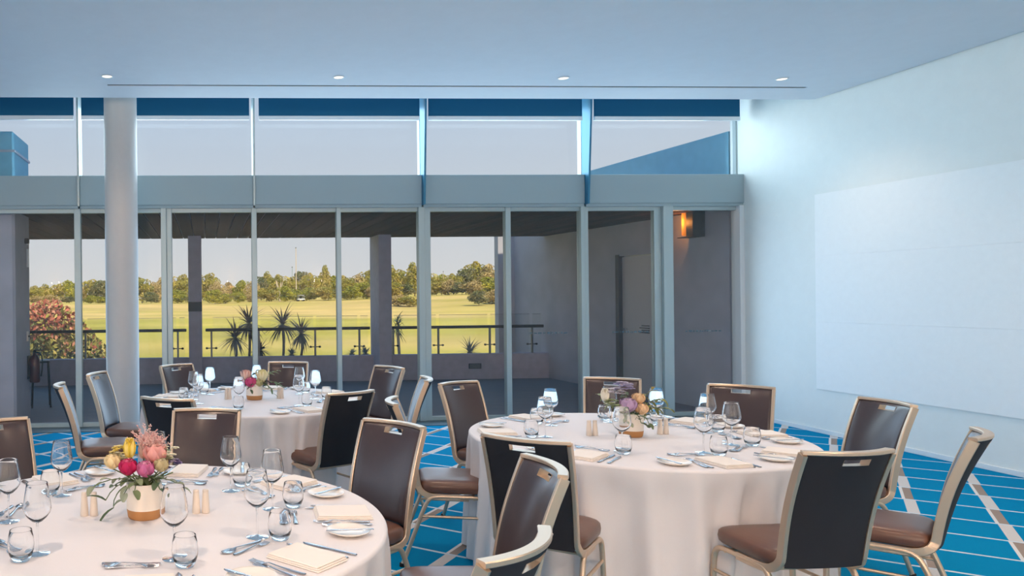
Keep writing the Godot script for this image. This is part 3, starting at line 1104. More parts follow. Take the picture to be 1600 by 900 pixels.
func trees() -> void:
	var olive := [Color(0.36, 0.32, 0.045), Color(0.44, 0.36, 0.07), Color(0.26, 0.25, 0.04), Color(0.50, 0.40, 0.10)]
	var green := [Color(0.34, 0.34, 0.03), Color(0.44, 0.40, 0.03), Color(0.24, 0.26, 0.03)]
	var dusty := [Color(0.50, 0.38, 0.15), Color(0.40, 0.31, 0.12), Color(0.56, 0.43, 0.19)]
	var deep := [Color(0.12, 0.15, 0.05), Color(0.17, 0.18, 0.06), Color(0.22, 0.20, 0.08)]
	var kinds := [[crown_mesh(1, olive, false), "olive green rounded tree"], [crown_mesh(2, green, false), "yellow green leafy tree"], [crown_mesh(3, dusty, false), "dusty tan tree"], [crown_mesh(4, olive, true), "tapering olive tree"], [crown_mesh(5, deep, false), "dark green tree"], [crown_mesh(6, dusty, true), "slender dusty tree"]]
	var trunk_st := ST()
	tube(trunk_st, [Vector3(0, -0.12, 0), Vector3(0.01, 0.5, 0)], [0.035, 0.018], 6)
	var trunk := done(trunk_st, M.bark)
	rng.seed = 4242
	# [column px, top row px, width px, distance, kind]
	var far := [[52, 446, 26, 270, 0], [70, 444, 28, 275, 3], [90, 442, 30, 272, 0], [108, 437, 26, 278, 1], [122, 440, 24, 270, 5], [138, 436, 32, 266, 0], [158, 438, 30, 272, 4], [176, 436, 30, 275, 0], [198, 434, 30, 270, 3], [222, 432, 32, 268, 0], [244, 440, 26, 276, 2], [262, 430, 34, 270, 2], [283, 428, 30, 265, 0], [304, 430, 30, 272, 3], [324, 426, 32, 262, 0], [342, 439, 26, 270, 2], [358, 441, 24, 276, 5], [378, 437, 26, 255, 1], [394, 439, 22, 272, 2], [408, 432, 26, 270, 4], [420, 424, 22, 280, 3], [436, 428, 30, 268, 0], [452, 432, 26, 278, 0], [470, 424, 28, 268, 4], [486, 426, 28, 276, 0], [507, 415, 26, 274, 3], [522, 430, 26, 270, 1], [540, 430, 28, 276, 0], [556, 428, 26, 270, 2], [574, 421, 30, 268, 0], [594, 420, 30, 276, 4], [614, 414, 26, 272, 3], [630, 420, 28, 268, 0], [648, 410, 30, 272, 3], [668, 424, 28, 276, 0], [690, 428, 30, 280, 1], [708, 427, 28, 276, 0], [728, 420, 34, 266, 4], [746, 408, 40, 262, 0], [768, 412, 34, 260, 2], [786, 412, 30, 270, 4], [806, 414, 34, 268, 0], [30, 447, 26, 275, 3]]
	for i in far.size():
		var a: Array = far[i]
		a[3] += [-16, 2, 20][i % 3]
		tree(a, kinds, trunk, "in the tree line beyond the fairway")
	var near := [[60, 462, 26, 235, 2], [82, 460, 28, 230, 2], [104, 464, 30, 240, 4], [142, 461, 18, 225, 1], [156, 463, 24, 228, 1], [236, 456, 22, 230, 4], [278, 452, 26, 232, 1], [300, 458, 20, 228, 4], [336, 452, 30, 215, 1], [352, 458, 26, 220, 1], [372, 456, 22, 230, 1], [392, 458, 22, 236, 2], [416, 450, 28, 236, 0], [446, 447, 30, 232, 1], [466, 452, 26, 238, 1], [484, 448, 30, 236, 1], [506, 446, 32, 232, 0], [526, 452, 30, 236, 4], [548, 446, 30, 230, 1], [568, 440, 32, 236, 1], [586, 446, 26, 232, 2], [612, 438, 30, 222, 0], [632, 444, 28, 225, 4], [622, 460, 30, 175, 2], [640, 462, 30, 170, 0], [682, 440, 30, 240, 0], [700, 436, 30, 238, 2], [722, 440, 30, 235, 4], [738, 438, 30, 230, 2], [764, 432, 36, 220, 1], [782, 430, 30, 222, 1], [748, 454, 26, 165, 4], [770, 452, 34, 170, 2], [790, 446, 34, 172, 0], [664, 450, 24, 236, 2]]
	for a in near:
		tree(a, kinds, trunk, "bushing out at the foot of the tree line")
	# bare pale tree, poles and cart
	var d := 238.0
	var x := across(437, d)
	var o := thing("bare_tree", "pale bare tree standing on the fairway edge", "tree", W(x, ground_y(x, d), d))
	var st := ST()
	tube(st, [Vector3(0, -0.1, 0), Vector3(0.05, 3.5, 0)], [0.28, 0.16], 6)
	part("trunk", st, M.pale_bark, o)
	for k in 14:
		st = ST()
		var az := rng.randf() * TAU
		var h := rng.randf_range(2.6, 3.6)
		tube(st, [Vector3(0.05, h, 0), Vector3(cos(az) * 0.8, h + rng.randf_range(1.2, 1.8), sin(az) * 0.8), Vector3(cos(az) * 1.2, h + rng.randf_range(2.4, 3.4), sin(az) * 1.2)], [0.12, 0.09, 0.03], 5)
		part("branch", st, M.pale_bark, o)
	var poles := [[463, 388, 240, 0.16, "tall slim pale pole rising above the tree line"], [457, 418, 300, 0.22, "shorter grey mast behind the trees"], [693, 425, 285, 0.14, "thin pale pole among the trees near the agave side"]]
	for p in poles:
		var dd: float = p[2]
		var xx := across(p[0], dd)
		var top := up_at(p[1], p[0], dd)
		var pole := thing("pole", p[4], "pole", W(xx, ground_y(xx, dd), dd))
		st = ST()
		tube(st, [Vector3(0, -0.1, 0), Vector3(0, top - ground_y(xx, dd), 0)], [p[3], p[3] * 0.6], 8)
		part("shaft", st, M.pale_bark if p[0] != 457 else M.frame_metal, pole)
		st = ST()
		lathe(st, [[0.0, 0.0], [p[3] * 1.2, 0.0], [p[3] * 1.2, 0.3], [0.0, 0.35]], 8, Vector3(0, top - ground_y(xx, dd), 0))
		part("cap", st, M.post_metal, pole)
	var cd := 232.0
	var cx := across(470, cd)
	var cart := thing("golf_cart", "small white golf cart parked below the tree line", "cart", W(cx, ground_y(cx, cd), cd), 0.3)
	st = ST()
	box(st, Vector3(-1.2, 0.3, -0.6), Vector3(1.2, 0.75, 0.6), 0.12)
	part("body", st, M.white_plate, cart)
	st = ST()
	box(st, Vector3(-1.0, 1.75, -0.6), Vector3(0.9, 1.85, 0.6), 0.03)
	part("canopy", st, M.white_plate, cart)
	for sx in [-0.9, 0.8]:
		for sz in [-0.52, 0.52]:
			st = ST()
			tube(st, [Vector3(sx, 0.7, sz), Vector3(sx, 1.78, sz)], 0.04, 6)
			part("post", st, M.white_plate, cart)
			st = ST()
			tube(st, [Vector3(sx, 0.24, sz - 0.1), Vector3(sx, 0.24, sz + 0.1)], 0.24, 14)
			part("wheel", st, M.rubber, cart)
	st = ST()
	box(st, Vector3(-0.5, 0.75, -0.5), Vector3(0.1, 1.3, 0.5), 0.08)
	part("seat", st, M.black_metal, cart)

func tree(a: Array, kinds: Array, trunk: Mesh, where: String) -> void:
	var d: float = a[3]
	var x := across(a[0], d)
	var g := ground_y(x, d)
	var top := up_at(a[1], a[0], d)
	var h := maxf(top - g, 2.0)
	var w: float = a[2] * d / F * 1.35
	var k: Array = kinds[a[4]]
	var o := thing("tree" if where.begins_with("in") else "bush", "%s %s" % [k[1], where], "tree" if where.begins_with("in") else "bush", W(x, g, d), rng.randf() * TAU, "%s, %s" % [k[1], where])
	var c := put("crown", k[0], o)
	c.scale = Vector3(w, h * 1.04, w)
	var t := put("trunk", trunk, o)
	t.scale = Vector3(h * 0.6, h, h * 0.6)

# ------------------------------------------------------------------ tables and chairs
const TOP := 0.745
const R_TABLE := 0.90
var T := {
	"rose": {"c": Vector2(-0.238, 2.902), "anchor": "protea table", "seats": [78.0, 37.0, -3.0, -44.0, -85.0, -138.0, 172.0, 127.0]},
	"protea": {"c": Vector2(0.385, 6.165), "anchor": "round column", "seats": [124.0, 74.0, 26.0, -15.0, -62.0, -117.0, -166.0, 163.0]},
	"lilac": {"c": Vector2(2.444, 4.311), "anchor": "rose table", "seats": [-135.0, 167.0, 116.0, 65.0, 34.0, -4.0, -48.0, -88.0]},
}
const ORD := ["", "second", "third", "fourth", "fifth", "sixth", "seventh", "eighth"]
const RAIL := 0.335      # how far the top rail lies behind the middle of the seat

func seat_words(t: String, k: int) -> String:
	if k == 0:
		return "%s table, seat nearest the %s" % [t, T[t].anchor]
	return "%s table, %s seat clockwise from that nearest the %s" % [t, ORD[k], T[t].anchor]

func facing(deg: float) -> float:       # turn of a thing whose +z looks at the table centre from that bearing
	return atan2(-cos(deg_to_rad(deg)), sin(deg_to_rad(deg)))

func back_mid(v: float) -> Vector2:     # (z, y) of the middle line of the backrest edge
	var z := lerpf(-0.212, -RAIL + 0.02, v) - 0.02 * v * v + 0.012 * sin(PI * v)
	return Vector2(z, lerpf(0.485, 0.925, v))

func back_at(u: float, v: float, off: float) -> Vector3:
	var m := back_mid(v)
	var sag := 0.045 * (0.35 + 0.65 * v)
	var hw := lerpf(0.172, 0.180, v)
	return Vector3(u * hw, m.y, m.x - sag * (1.0 - u * u) + 0.025 + off)

func pad_grid(st: SurfaceTool, bulge: Callable, low := 0.0) -> void:
	var us := [-1.0, -0.97, -0.9, -0.7, -0.5, -0.31, -0.15, 0.0, 0.15, 0.31, 0.5, 0.7, 0.9, 0.97, 1.0]
	var vs := [low, 0.02, 0.06, 0.15, 0.3, 0.45, 0.6, 0.75, 0.86, 0.905, 0.965, 0.99, 1.0]
	st.set_smooth_group(0)
	for i in vs.size() - 1:
		for j in us.size() - 1:
			if i == 9 and j >= 5 and j <= 8:
				continue
			var q := []
			for k in [[0, 0], [0, 1], [1, 1], [1, 0]]:
				var u: float = us[j + k[1]]
				var v: float = vs[i + k[0]]
				q.append(back_at(u, v, bulge.call(u, v)))
			quad(st, q[0], q[1], q[2], q[3])

func make_chair() -> Node3D:
	var o := Node3D.new()
	o.name = "chair_model"
	var st := ST()
	superq(st, Vector3(0, 0.462, 0.014), Vector3(0.205, 0.048, 0.192), 0.55, 0.34, 40, 14)
	part("seat", st, M.chair_seat, o)
	st = ST()
	pad_grid(st, func(u, v): return 0.010 + 0.016 * pow(maxf(0.0, 1.0 - pow(absf(u), 8.0)), 0.5) * pow(maxf(0.0, 1.0 - pow(absf(2.0 * v - 1.0), 14.0)), 0.5))
	part("backrest", st, M.chair_pad, o)
	st = ST()
	pad_grid(st, func(u, v): return -0.010 - 0.004 * (1.0 - pow(absf(u), 6.0)), -0.12)
	part("back_panel", st, M.chair_rear, o)
	# metal lining of the handle opening
	st = ST()
	var ring := []
	for q in [[-0.31, 0.905], [0.0, 0.905], [0.31, 0.905], [0.31, 0.965], [0.0, 0.965], [-0.31, 0.965], [-0.31, 0.905]]:
		ring.append(back_at(q[0], q[1], 0.0))
	var r0 := PackedVector3Array()
	var r1 := PackedVector3Array()
	for q in ring:
		r0.append(q + Vector3(0, 0, 0.026))
		r1.append(q + Vector3(0, 0, -0.016))
	sheet(st, [r0, r1], false, false)
	part("handle_opening", st, M.chair_metal, o)
	# frame of the back
	for s in [-1.0, 1.0]:
		var pts := []
		for i in 11:
			pts.append(back_at(s, 1.0 - i / 10.0, 0.0) + Vector3(s * 0.008, 0, 0))
		var last: Vector3 = pts[10]
		pts.append_array(smoothed([last + Vector3(0, -0.02, 0.004), Vector3(s * 0.185, 0.435, -0.165), Vector3(s * 0.188, 0.412, -0.12), Vector3(s * 0.19, 0.408, -0.05), Vector3(s * 0.19, 0.408, 0.05)], 4))
		st = ST()
		bar(st, pts, Vector3.RIGHT, 0.009, 0.018, 0.003)
		part("side_frame", st, M.chair_metal, o)
	st = ST()
	var rail := []
	for i in 15:
		rail.append(back_at(lerpf(-1.045, 1.045, i / 14.0), 1.0, 0.002) + Vector3(0, 0.007, 0))
	bar(st, rail, Vector3.UP, 0.008, 0.018, 0.003)
	part("top_rail", st, M.chair_metal, o)
	# legs
	for s in [-1.0, 1.0]:
		st = ST()
		tube(st, smoothed([Vector3(s * 0.20, 0.012, -0.275), Vector3(s * 0.197, 0.20, -0.205), Vector3(s * 0.192, 0.355, -0.145), Vector3(s * 0.19, 0.40, -0.11), Vector3(s * 0.19, 0.410, -0.06), Vector3(s * 0.19, 0.410, 0.02)], 5), 0.0125, 9)
		var rl := part("leg", st, M.chair_metal, o)
		st = ST()
		lathe(st, [[0.0, 0.0], [0.016, 0.0], [0.016, 0.02], [0.0, 0.022]], 10, Vector3(s * 0.20, 0, -0.278))
		part("glide", st, M.rubber, rl)
		st = ST()
		tube(st, smoothed([Vector3(s * 0.20, 0.012, 0.205), Vector3(s * 0.197, 0.20, 0.20), Vector3(s * 0.192, 0.355, 0.195), Vector3(s * 0.19, 0.40, 0.17), Vector3(s * 0.19, 0.410, 0.12), Vector3(s * 0.19, 0.410, 0.02)], 5), 0.0125, 9)
		var fl := part("leg", st, M.chair_metal, o)
		st = ST()
		lathe(st, [[0.0, 0.0], [0.016, 0.0], [0.016, 0.02], [0.0, 0.022]], 10, Vector3(s * 0.20, 0, 0.205))
		part("glide", st, M.rubber, fl)
		st = ST()
		tube(st, [Vector3(s * 0.194, 0.295, -0.168), Vector3(s * 0.194, 0.295, 0.196)], 0.0085, 8)
		part("stretcher", st, M.chair_metal, o)
	for z in [-0.10, 0.13]:
		st = ST()
		tube(st, [Vector3(-0.19, 0.402, z), Vector3(0.19, 0.402, z)], 0.010, 8)
		part("cross_bar", st, M.chair_metal, o)
	return o

func tables() -> void:
	var chair := make_chair()
	# [table, seat number, rail middle (plan), bearing it faces from]
	var chairs := [["rose", 7, -1.13, 4.08, 127], ["rose", 0, 0.005, 4.36, 78], ["rose", 1, 0.945, 3.79, 37], ["rose", 2, 1.273, 2.79, -3], ["rose", 3, 0.80, 1.89, -46],
		["lilac", 0, 1.383, 3.294, -131], ["lilac", 1, 1.115, 4.60, 166], ["lilac", 2, 1.815, 5.50, 118], ["lilac", 3, 3.04, 5.61, 59], ["lilac", 4, 3.63, 5.04, 46], ["lilac", 5, 3.917, 4.208, -3], ["lilac", 6, 3.4085, 3.2085, -47], ["lilac", 7, 2.5365, 2.895, -88],
		["protea", 6, -1.097, 5.727, -172], ["protea", 7, -0.957, 6.584, 165], ["protea", 0, -0.30, 7.30, 130], ["protea", 1, 0.80, 7.44, 77], ["protea", 2, 1.653, 6.784, 27], ["protea", 3, 1.69, 5.78, -11], ["protea", 4, 0.965, 5.01, -62], ["protea", 5, -0.263, 4.848, -119]]
	for a in chairs:
		var o: Node3D = chair.duplicate()
		o.name = numbered("banquet_chair")
		add_child(o)
		var b := deg_to_rad(a[4])
		o.position = W(a[2] - cos(b) * RAIL, 0, a[3] - sin(b) * RAIL)
		o.rotation.y = facing(a[4])
		tag(o, "brown padded banquet chair, " + seat_words(a[0], a[1]), "chair", "banquet chairs round the tables")
	chair.free()
	var seeds := {"rose": 3, "protea": 8, "lilac": 5}
	var what := {"rose": "pink and yellow roses", "protea": "the protea and fern", "lilac": "lilac and peach flowers"}
	for t in ["rose", "protea", "lilac"]:
		var c: Vector2 = T[t].c
		var tb := thing("banquet_table", "round folding table under the white cloth with %s" % what[t], "table", W(c.x, 0, c.y), 0.0, "round banquet tables")
		var st := ST()
		lathe(st, [[0.0, TOP - 0.03], [R_TABLE - 0.012, TOP - 0.03], [R_TABLE - 0.008, TOP - 0.02], [R_TABLE - 0.012, TOP - 0.006], [0.0, TOP - 0.006]], 48)
		part("tabletop", st, M.table_wood, tb)
		for k in 4:
			st = ST()
			var az := PI / 4 + k * PI / 2
			tube(st, [Vector3(cos(az) * 0.5, 0, sin(az) * 0.5), Vector3(cos(az) * 0.5, TOP - 0.03, sin(az) * 0.5)], 0.018, 8)
			part("leg", st, M.post_metal, tb)
		var cl := part("tablecloth", cloth(seeds[t]), M.cloth, self)
		cl.position = W(c.x, 0, c.y)
		tag(cl, "white floor-length cloth on the round table with %s" % what[t], "tablecloth", "white round tablecloths")
	settings()
	centrepieces()

func cloth(seed_: int) -> SurfaceTool:
	var st := ST()
	var r := RandomNumberGenerator.new()
	r.seed = seed_
	var n := 360
	var folds := []
	var a := 0.0
	while a < TAU - 0.12:
		var w := r.randf_range(0.13, 0.36)
		folds.append([a, minf(w, TAU - a), r.randf_range(0.5, 1.0), r.randf_range(0.35, 0.65), r.randf_range(-0.12, 0.12)])
		a += w
	var rows := []
	for q in [0.0, 0.15, 0.35, 0.55, 0.75, 0.86]:
		var row := PackedVector3Array()
		for j in n:
			var th := TAU * j / n
			row.append(Vector3(cos(th) * q, TOP, sin(th) * q))
		rows.append(row)
	for k in 5:        # soft edge
		var e := k / 4.0 * PI / 2
		var row := PackedVector3Array()
		for j in n:
			var th := TAU * j / n
			var rr := R_TABLE - 0.014 + 0.014 * sin(e)
			row.append(Vector3(cos(th) * rr, TOP - 0.014 + 0.014 * cos(e), sin(th) * rr))
		rows.append(row)
	for k in range(1, 13):
		var s := k / 12.0
		var row := PackedVector3Array()
		for j in n:
			var th := TAU * j / n
			var off := 0.0
			for f in folds:
				var skew: float = f[4] * s
				var p: float = (fposmod(th - f[0] - skew, TAU)) / f[1]
				if p < 1.0:
					var m: float = f[3]
					var ramp := p / m if p < m else (1.0 - p) / (1.0 - m)
					off = f[2] * pow(0.5 - 0.5 * cos(PI * ramp), 1.5)
					break
			var amp := 0.045 * smoothstep(0.0, 0.16, s) + 0.060 * pow(s, 0.9)
			var rr := R_TABLE - 0.004 + off * amp - 0.030 * smoothstep(0.0, 0.2, s)
			row.append(Vector3(cos(th) * rr, lerpf(TOP - 0.014, 0.006, s), sin(th) * rr))
		rows.append(row)
	sheet(st, rows, true)
	return st

# ------------------------------------------------------------------ place settings
func spot(t: String, deg: float, r: float, off: float, y := TOP) -> Vector3:     # off: towards the guest's right hand
	var b := deg_to_rad(deg)
	var c: Vector2 = T[t].c
	return W(c.x + cos(b) * r - sin(b) * off, y, c.y + sin(b) * r + cos(b) * off)

func in_view(p: Vector3, margin := 30.0) -> bool:
	if -p.z < 0.8:
		return false
	var q := project(p)
	var q2 := project(p + Vector3(0, 0.2, 0))
	return q.x > -margin and q.x < 1600.0 + margin and (q.y < 900.0 + margin or q2.y < 900.0)

func model(called: String, category: String, group: String) -> Node3D:
	var o := Node3D.new()
	o.set_meta("base", called)
	o.set_meta("category", category)
	o.set_meta("group", group)
	return o

func spoon_shape(st: SurfaceTool, l: float, head: String) -> void:      # lies along z, head at +z
	var w := []
	if head == "spoon":
		w = [[-0.5, 0.005, 0.004], [-0.46, 0.0095, 0.004], [-0.3, 0.008, 0.004], [0.0, 0.0042, 0.007], [0.15, 0.004, 0.009], [0.20, 0.009, 0.007], [0.27, 0.018, 0.003], [0.36, 0.021, 0.001], [0.44, 0.017, 0.003], [0.49, 0.008, 0.006], [0.5, 0.002, 0.007]]
	elif head == "knife":
		w = [[-0.5, 0.004, 0.003], [-0.48, 0.009, 0.003], [-0.2, 0.008, 0.003], [0.0, 0.007, 0.003], [0.03, 0.006, 0.003], [0.06, 0.010, 0.003], [0.3, 0.011, 0.003], [0.42, 0.009, 0.003], [0.49, 0.003, 0.003], [0.5, 0.001, 0.003]]
	else:
		w = [[-0.5, 0.005, 0.004], [-0.46, 0.0095, 0.004], [-0.3, 0.008, 0.004], [0.0, 0.0042, 0.007], [0.15, 0.004, 0.010], [0.20, 0.010, 0.008], [0.25, 0.0125, 0.004], [0.30, 0.0125, 0.003]]
	var rows := []
	var low := []
	for q in w:
		var bow: float = 0.003 if head == "spoon" and q[0] > 0.2 else 0.0
		rows.append(PackedVector3Array([Vector3(-q[1], q[2] + bow, q[0] * l), Vector3(-q[1] * 0.5, q[2] + 0.0015, q[0] * l), Vector3(0, q[2] + 0.002 - bow * 0.6, q[0] * l), Vector3(q[1] * 0.5, q[2] + 0.0015, q[0] * l), Vector3(q[1], q[2] + bow, q[0] * l)]))
		low.append(PackedVector3Array([Vector3(q[1], q[2] + bow, q[0] * l), Vector3(0, q[2] - 0.0015 - bow * 0.4, q[0] * l), Vector3(-q[1], q[2] + bow, q[0] * l)]))
	sheet(st, rows)
	sheet(st, low)
	if head == "fork":
		for k in 4:
			var x := -0.0105 + k * 0.007
			bar(st, [Vector3(x, 0.004, 0.29 * l), Vector3(x, 0.003, 0.40 * l), Vector3(x * 0.95, 0.006, 0.5 * l)], Vector3.RIGHT, 0.0019, 0.001, 0.0004)

func settings() -> void:
	var st: SurfaceTool
	var m := {}
	# wine glass
	var o := model("wine_glass", "wine glass", "wine glasses on the tables")
	st = ST()
	lathe(st, [[0.0, 0.100], [0.006, 0.101], [0.018, 0.107], [0.032, 0.120], [0.042, 0.135], [0.0455, 0.147], [0.0445, 0.162], [0.041, 0.185], [0.0365, 0.210], [0.0337, 0.229], [0.0335, 0.2297], [0.0331, 0.2300], [0.0327, 0.2297], [0.0325, 0.229], [0.0353, 0.210], [0.0397, 0.185], [0.0430, 0.162], [0.0438, 0.147], [0.0402, 0.135], [0.030, 0.122], [0.015, 0.110], [0.0, 0.106]], 28)
	part("bowl", st, M.table_glass, o)
	st = ST()
	lathe(st, [[0.0036, 0.008], [0.0033, 0.03], [0.0033, 0.085], [0.0045, 0.099]], 10)
	part("stem", st, M.table_glass, o)
	st = ST()
	lathe(st, [[0.0, 0.009], [0.004, 0.008], [0.012, 0.0045], [0.039, 0.0022], [0.040, 0.0012], [0.039, 0.0006], [0.0, 0.0006]], 28)
	part("foot", st, M.table_glass, o)
	m.wine_glass = o
	o = model("tumbler", "tumbler", "water tumblers on the tables")
	st = ST()
	lathe(st, [[0.0, 0.0006], [0.024, 0.0006], [0.029, 0.004], [0.034, 0.016], [0.0405, 0.036], [0.0415, 0.052], [0.039, 0.075], [0.0347, 0.097], [0.0345, 0.0977], [0.0340, 0.0980], [0.0335, 0.0977], [0.0333, 0.097], [0.0376, 0.075], [0.0398, 0.052], [0.0388, 0.036], [0.032, 0.020], [0.0, 0.010]], 28)
	part("bowl", st, M.table_glass, o)
	m.tumbler = o
	o = model("napkin", "napkin", "folded napkins on the tables")
	for k in 3:
		st = ST()
		box(st, Vector3(-0.075 + k * 0.002, 0.0006 + k * 0.0058, -0.105 + k * 0.003), Vector3(0.075 - k * 0.001, 0.0060 + k * 0.0058, 0.105 - k * 0.004), 0.0025)
		part("fold", st, M.napkin, o)
	m.napkin = o
	o = model("side_plate", "plate", "side plates on the tables")
	st = ST()
	lathe(st, [[0.0, 0.006], [0.042, 0.006], [0.050, 0.009], [0.072, 0.0155], [0.075, 0.0165], [0.0745, 0.014], [0.052, 0.005], [0.044, 0.0006], [0.0, 0.0006]], 36)
	part("dish", st, M.porcelain, o)
	st = ST()
	lathe(st, [[0.0738, 0.0163], [0.0752, 0.0172], [0.0757, 0.016], [0.0745, 0.0148]], 36)
	part("rim", st, M.porcelain, o)
	m.side_plate = o
	for q in [["dinner_fork", "fork", 0.205, "dinner forks on the tables"], ["entree_fork", "fork", 0.18, "entree forks on the tables"], ["dessert_fork", "fork", 0.165, "dessert forks on the tables"], ["dessert_spoon", "spoon", 0.18, "dessert spoons on the tables"], ["dinner_knife", "knife", 0.235, "dinner knives on the tables"], ["entree_knife", "knife", 0.205, "entree knives on the tables"], ["butter_knife", "knife", 0.165, "butter knives on the plates"]]:
		o = model(q[0], q[1], q[3])
		st = ST()
		spoon_shape(st, q[2], q[1])
		part("blank", st, M.steel, o)
		o.get_child(0).name = {"fork": "prongs_and_handle", "spoon": "bowl_and_handle", "knife": "blade_and_handle"}[q[1]]
		m[q[0]] = o
	var words := {"wine_glass": "clear stemmed wine glass", "tumbler": "clear water tumbler", "napkin": "folded cream napkin", "side_plate": "white side plate", "dinner_fork": "steel dinner fork", "entree_fork": "steel entree fork", "dessert_fork": "steel dessert fork", "dessert_spoon": "steel dessert spoon", "dinner_knife": "steel dinner knife", "entree_knife": "steel entree knife", "butter_knife": "steel butter knife"}
	# kind, distance from the middle, offset to the right hand, extra turn, height
	var lay := [["wine_glass", 0.49, 0.088, 0.0, 0.0], ["tumbler", 0.565, 0.112, 0.0, 0.0], ["napkin", 0.745, 0.0, 0.0, 0.0], ["side_plate", 0.735, -0.235, 0.0, 0.0], ["dinner_fork", 0.735, -0.105, 0.0, 0.0], ["entree_fork", 0.745, -0.133, 0.0, 0.0], ["dinner_knife", 0.735, 0.098, 0.0, 0.0], ["entree_knife", 0.745, 0.125, 0.0, 0.0], ["dessert_fork", 0.555, -0.035, -1.5708, 0.0], ["dessert_spoon", 0.525, -0.045, 1.5708, 0.0], ["butter_knife", 0.735, -0.255, 0.12, 0.0175]]
	rng.seed = 99
	for t in ["rose", "protea", "lilac"]:
		var seats: Array = T[t].seats
		for k in seats.size():
			for l in lay:
				var wob := rng.randf_range(-1.0, 1.0)
				var p := spot(t, seats[k], l[1] + 0.008 * wob, l[2] + 0.008 * rng.randf_range(-1, 1), TOP + 0.0005 + l[4])
				var turn: float = facing(seats[k]) + l[3] + 0.09 * rng.randf_range(-1, 1)
				if not in_view(p):
					continue
				copy(m[l[0]], "%s, %s" % [words[l[0]], seat_words(t, k)], p, turn)
	for k in m:
		m[k].free()

# ------------------------------------------------------------------ flowers
func petal(st: SurfaceTool, base: Vector3, az: float, tilt: float, l: float, w: float, cup: float) -> void:
	var out := Vector3(cos(az), 0, sin(az))
	var side := Vector3(-sin(az), 0, cos(az))
	var rows := []
	for i in 5:
		var t := i / 4.0
		var e := tilt - cup * t
		var p := base + (out * cos(e) + Vector3.UP * sin(e)) * l * t
		var ww := w * sin(PI * clampf(0.18 + t * 0.70, 0, 1))
		var row := PackedVector3Array()
		for j in 5:
			var s := j / 2.0 - 1.0
			row.append(p + side * s * ww - out * (s * s) * ww * 0.45 * sin(tilt) + Vector3.UP * s * s * ww * 0.35 * cos(tilt))
		rows.append(row)
	sheet(st, rows)

func fmat(key: String, c: Color) -> StandardMaterial3D:
	if not M.has(key):
		var m := mat(key, c, 0.65)
		m.backlight_enabled = true
		m.backlight = Color(0.25, 0.25, 0.25)
		m.cull_mode = BaseMaterial3D.CULL_DISABLED
	return M[key]

func stem_to(o: Node3D, head: Vector3, pot: Vector3) -> void:
	var st := ST()
	tube(st, smoothed([pot - o.position + Vector3(0, 0.10, 0), (pot - o.position + head) * 0.5 + Vector3(0, 0.06, 0), head], 4), 0.0025, 6)
	part("stem", st, fmat("stem_green", c8(92, 112, 58)), o)

func bloom(kind: String, called: String, label: String, at: Vector3, r0: float, color: Color, pot: Vector3) -> void:
	var r: float = r0 * {"rose": 1.35, "bud": 1.15, "plume": 1.0, "cluster": 1.3, "protea": 1.2}[kind]
	var o := thing(called, label, "flower", at, rng.randf() * TAU)
	o.rotation.y = 0.0
	var m := fmat("petal_%s" % color.to_html(false), color)
	var m2 := fmat("petal_%s_pale" % color.to_html(false), color.lerp(Color(1, 0.97, 0.93), 0.35))
	var st := ST()
	match kind:
		"rose":
			for ring in 5:
				var n: int = [3, 4, 5, 6, 7][ring]
				st = ST()
				for k in n:
					petal(st, Vector3(0, -r * (0.35 + 0.07 * ring), 0), TAU * (k + 0.37 * ring) / n, lerpf(1.35, 0.25, ring / 4.0), r * lerpf(1.05, 1.30, ring / 4.0), r * lerpf(0.42, 0.66, ring / 4.0), lerpf(-0.6, -0.85, ring / 4.0))
				part("petals", st, m if ring % 2 == 0 else m2, o)
		"bud":
			for ring in 2:
				st = ST()
				for k in 4:
					petal(st, Vector3(0, -r, 0), TAU * (k + 0.5 * ring) / 4.0, 0.95, r * 2.2, r * 0.75, -0.75)
				part("petals", st, m if ring == 0 else m2, o)
		"plume":
			for k in 40:
				st = ST()
				var v := Vector3(rng.randfn() * 0.62, 0.15 + absf(rng.randfn()) * 0.5, rng.randfn() * 0.62) * r
				tube(st, [Vector3(0, -r, 0), v * 0.6, v], [0.0012, 0.0014, 0.001], 4)
				for b in 12:
					var p := v * rng.randf_range(0.35, 1.1)
					superq(st, p + Vector3(rng.randfn(), rng.randfn(), rng.randfn()) * r * 0.07, Vector3.ONE * r * 0.055, 1.0, 1.0, 5, 3)
				part("floret_spray", st, m if k % 3 else m2, o)
		"cluster":
			for k in 16:
				st = ST()
				var v := Vector3(rng.randfn(), absf(rng.randfn()) * 0.8, rng.randfn()).normalized() * r * 0.8
				for j in 5:
					petal(st, v, TAU * j / 5.0 + k, 0.5, r * 0.42, r * 0.24, 0.3)
				part("floret", st, m if k % 3 else m2, o)
		"protea":
			for ring in 4:
				st = ST()
				for k in 11:
					petal(st, Vector3(0, -r, 0), TAU * (k + 0.5 * ring) / 11.0, lerpf(1.35, 0.75, ring / 3.0), r * 2.0, r * 0.24, -0.35)
				part("bracts", st, m if ring % 2 == 0 else m2, o)
	stem_to(o, Vector3(0, -r * 0.6, 0), pot)

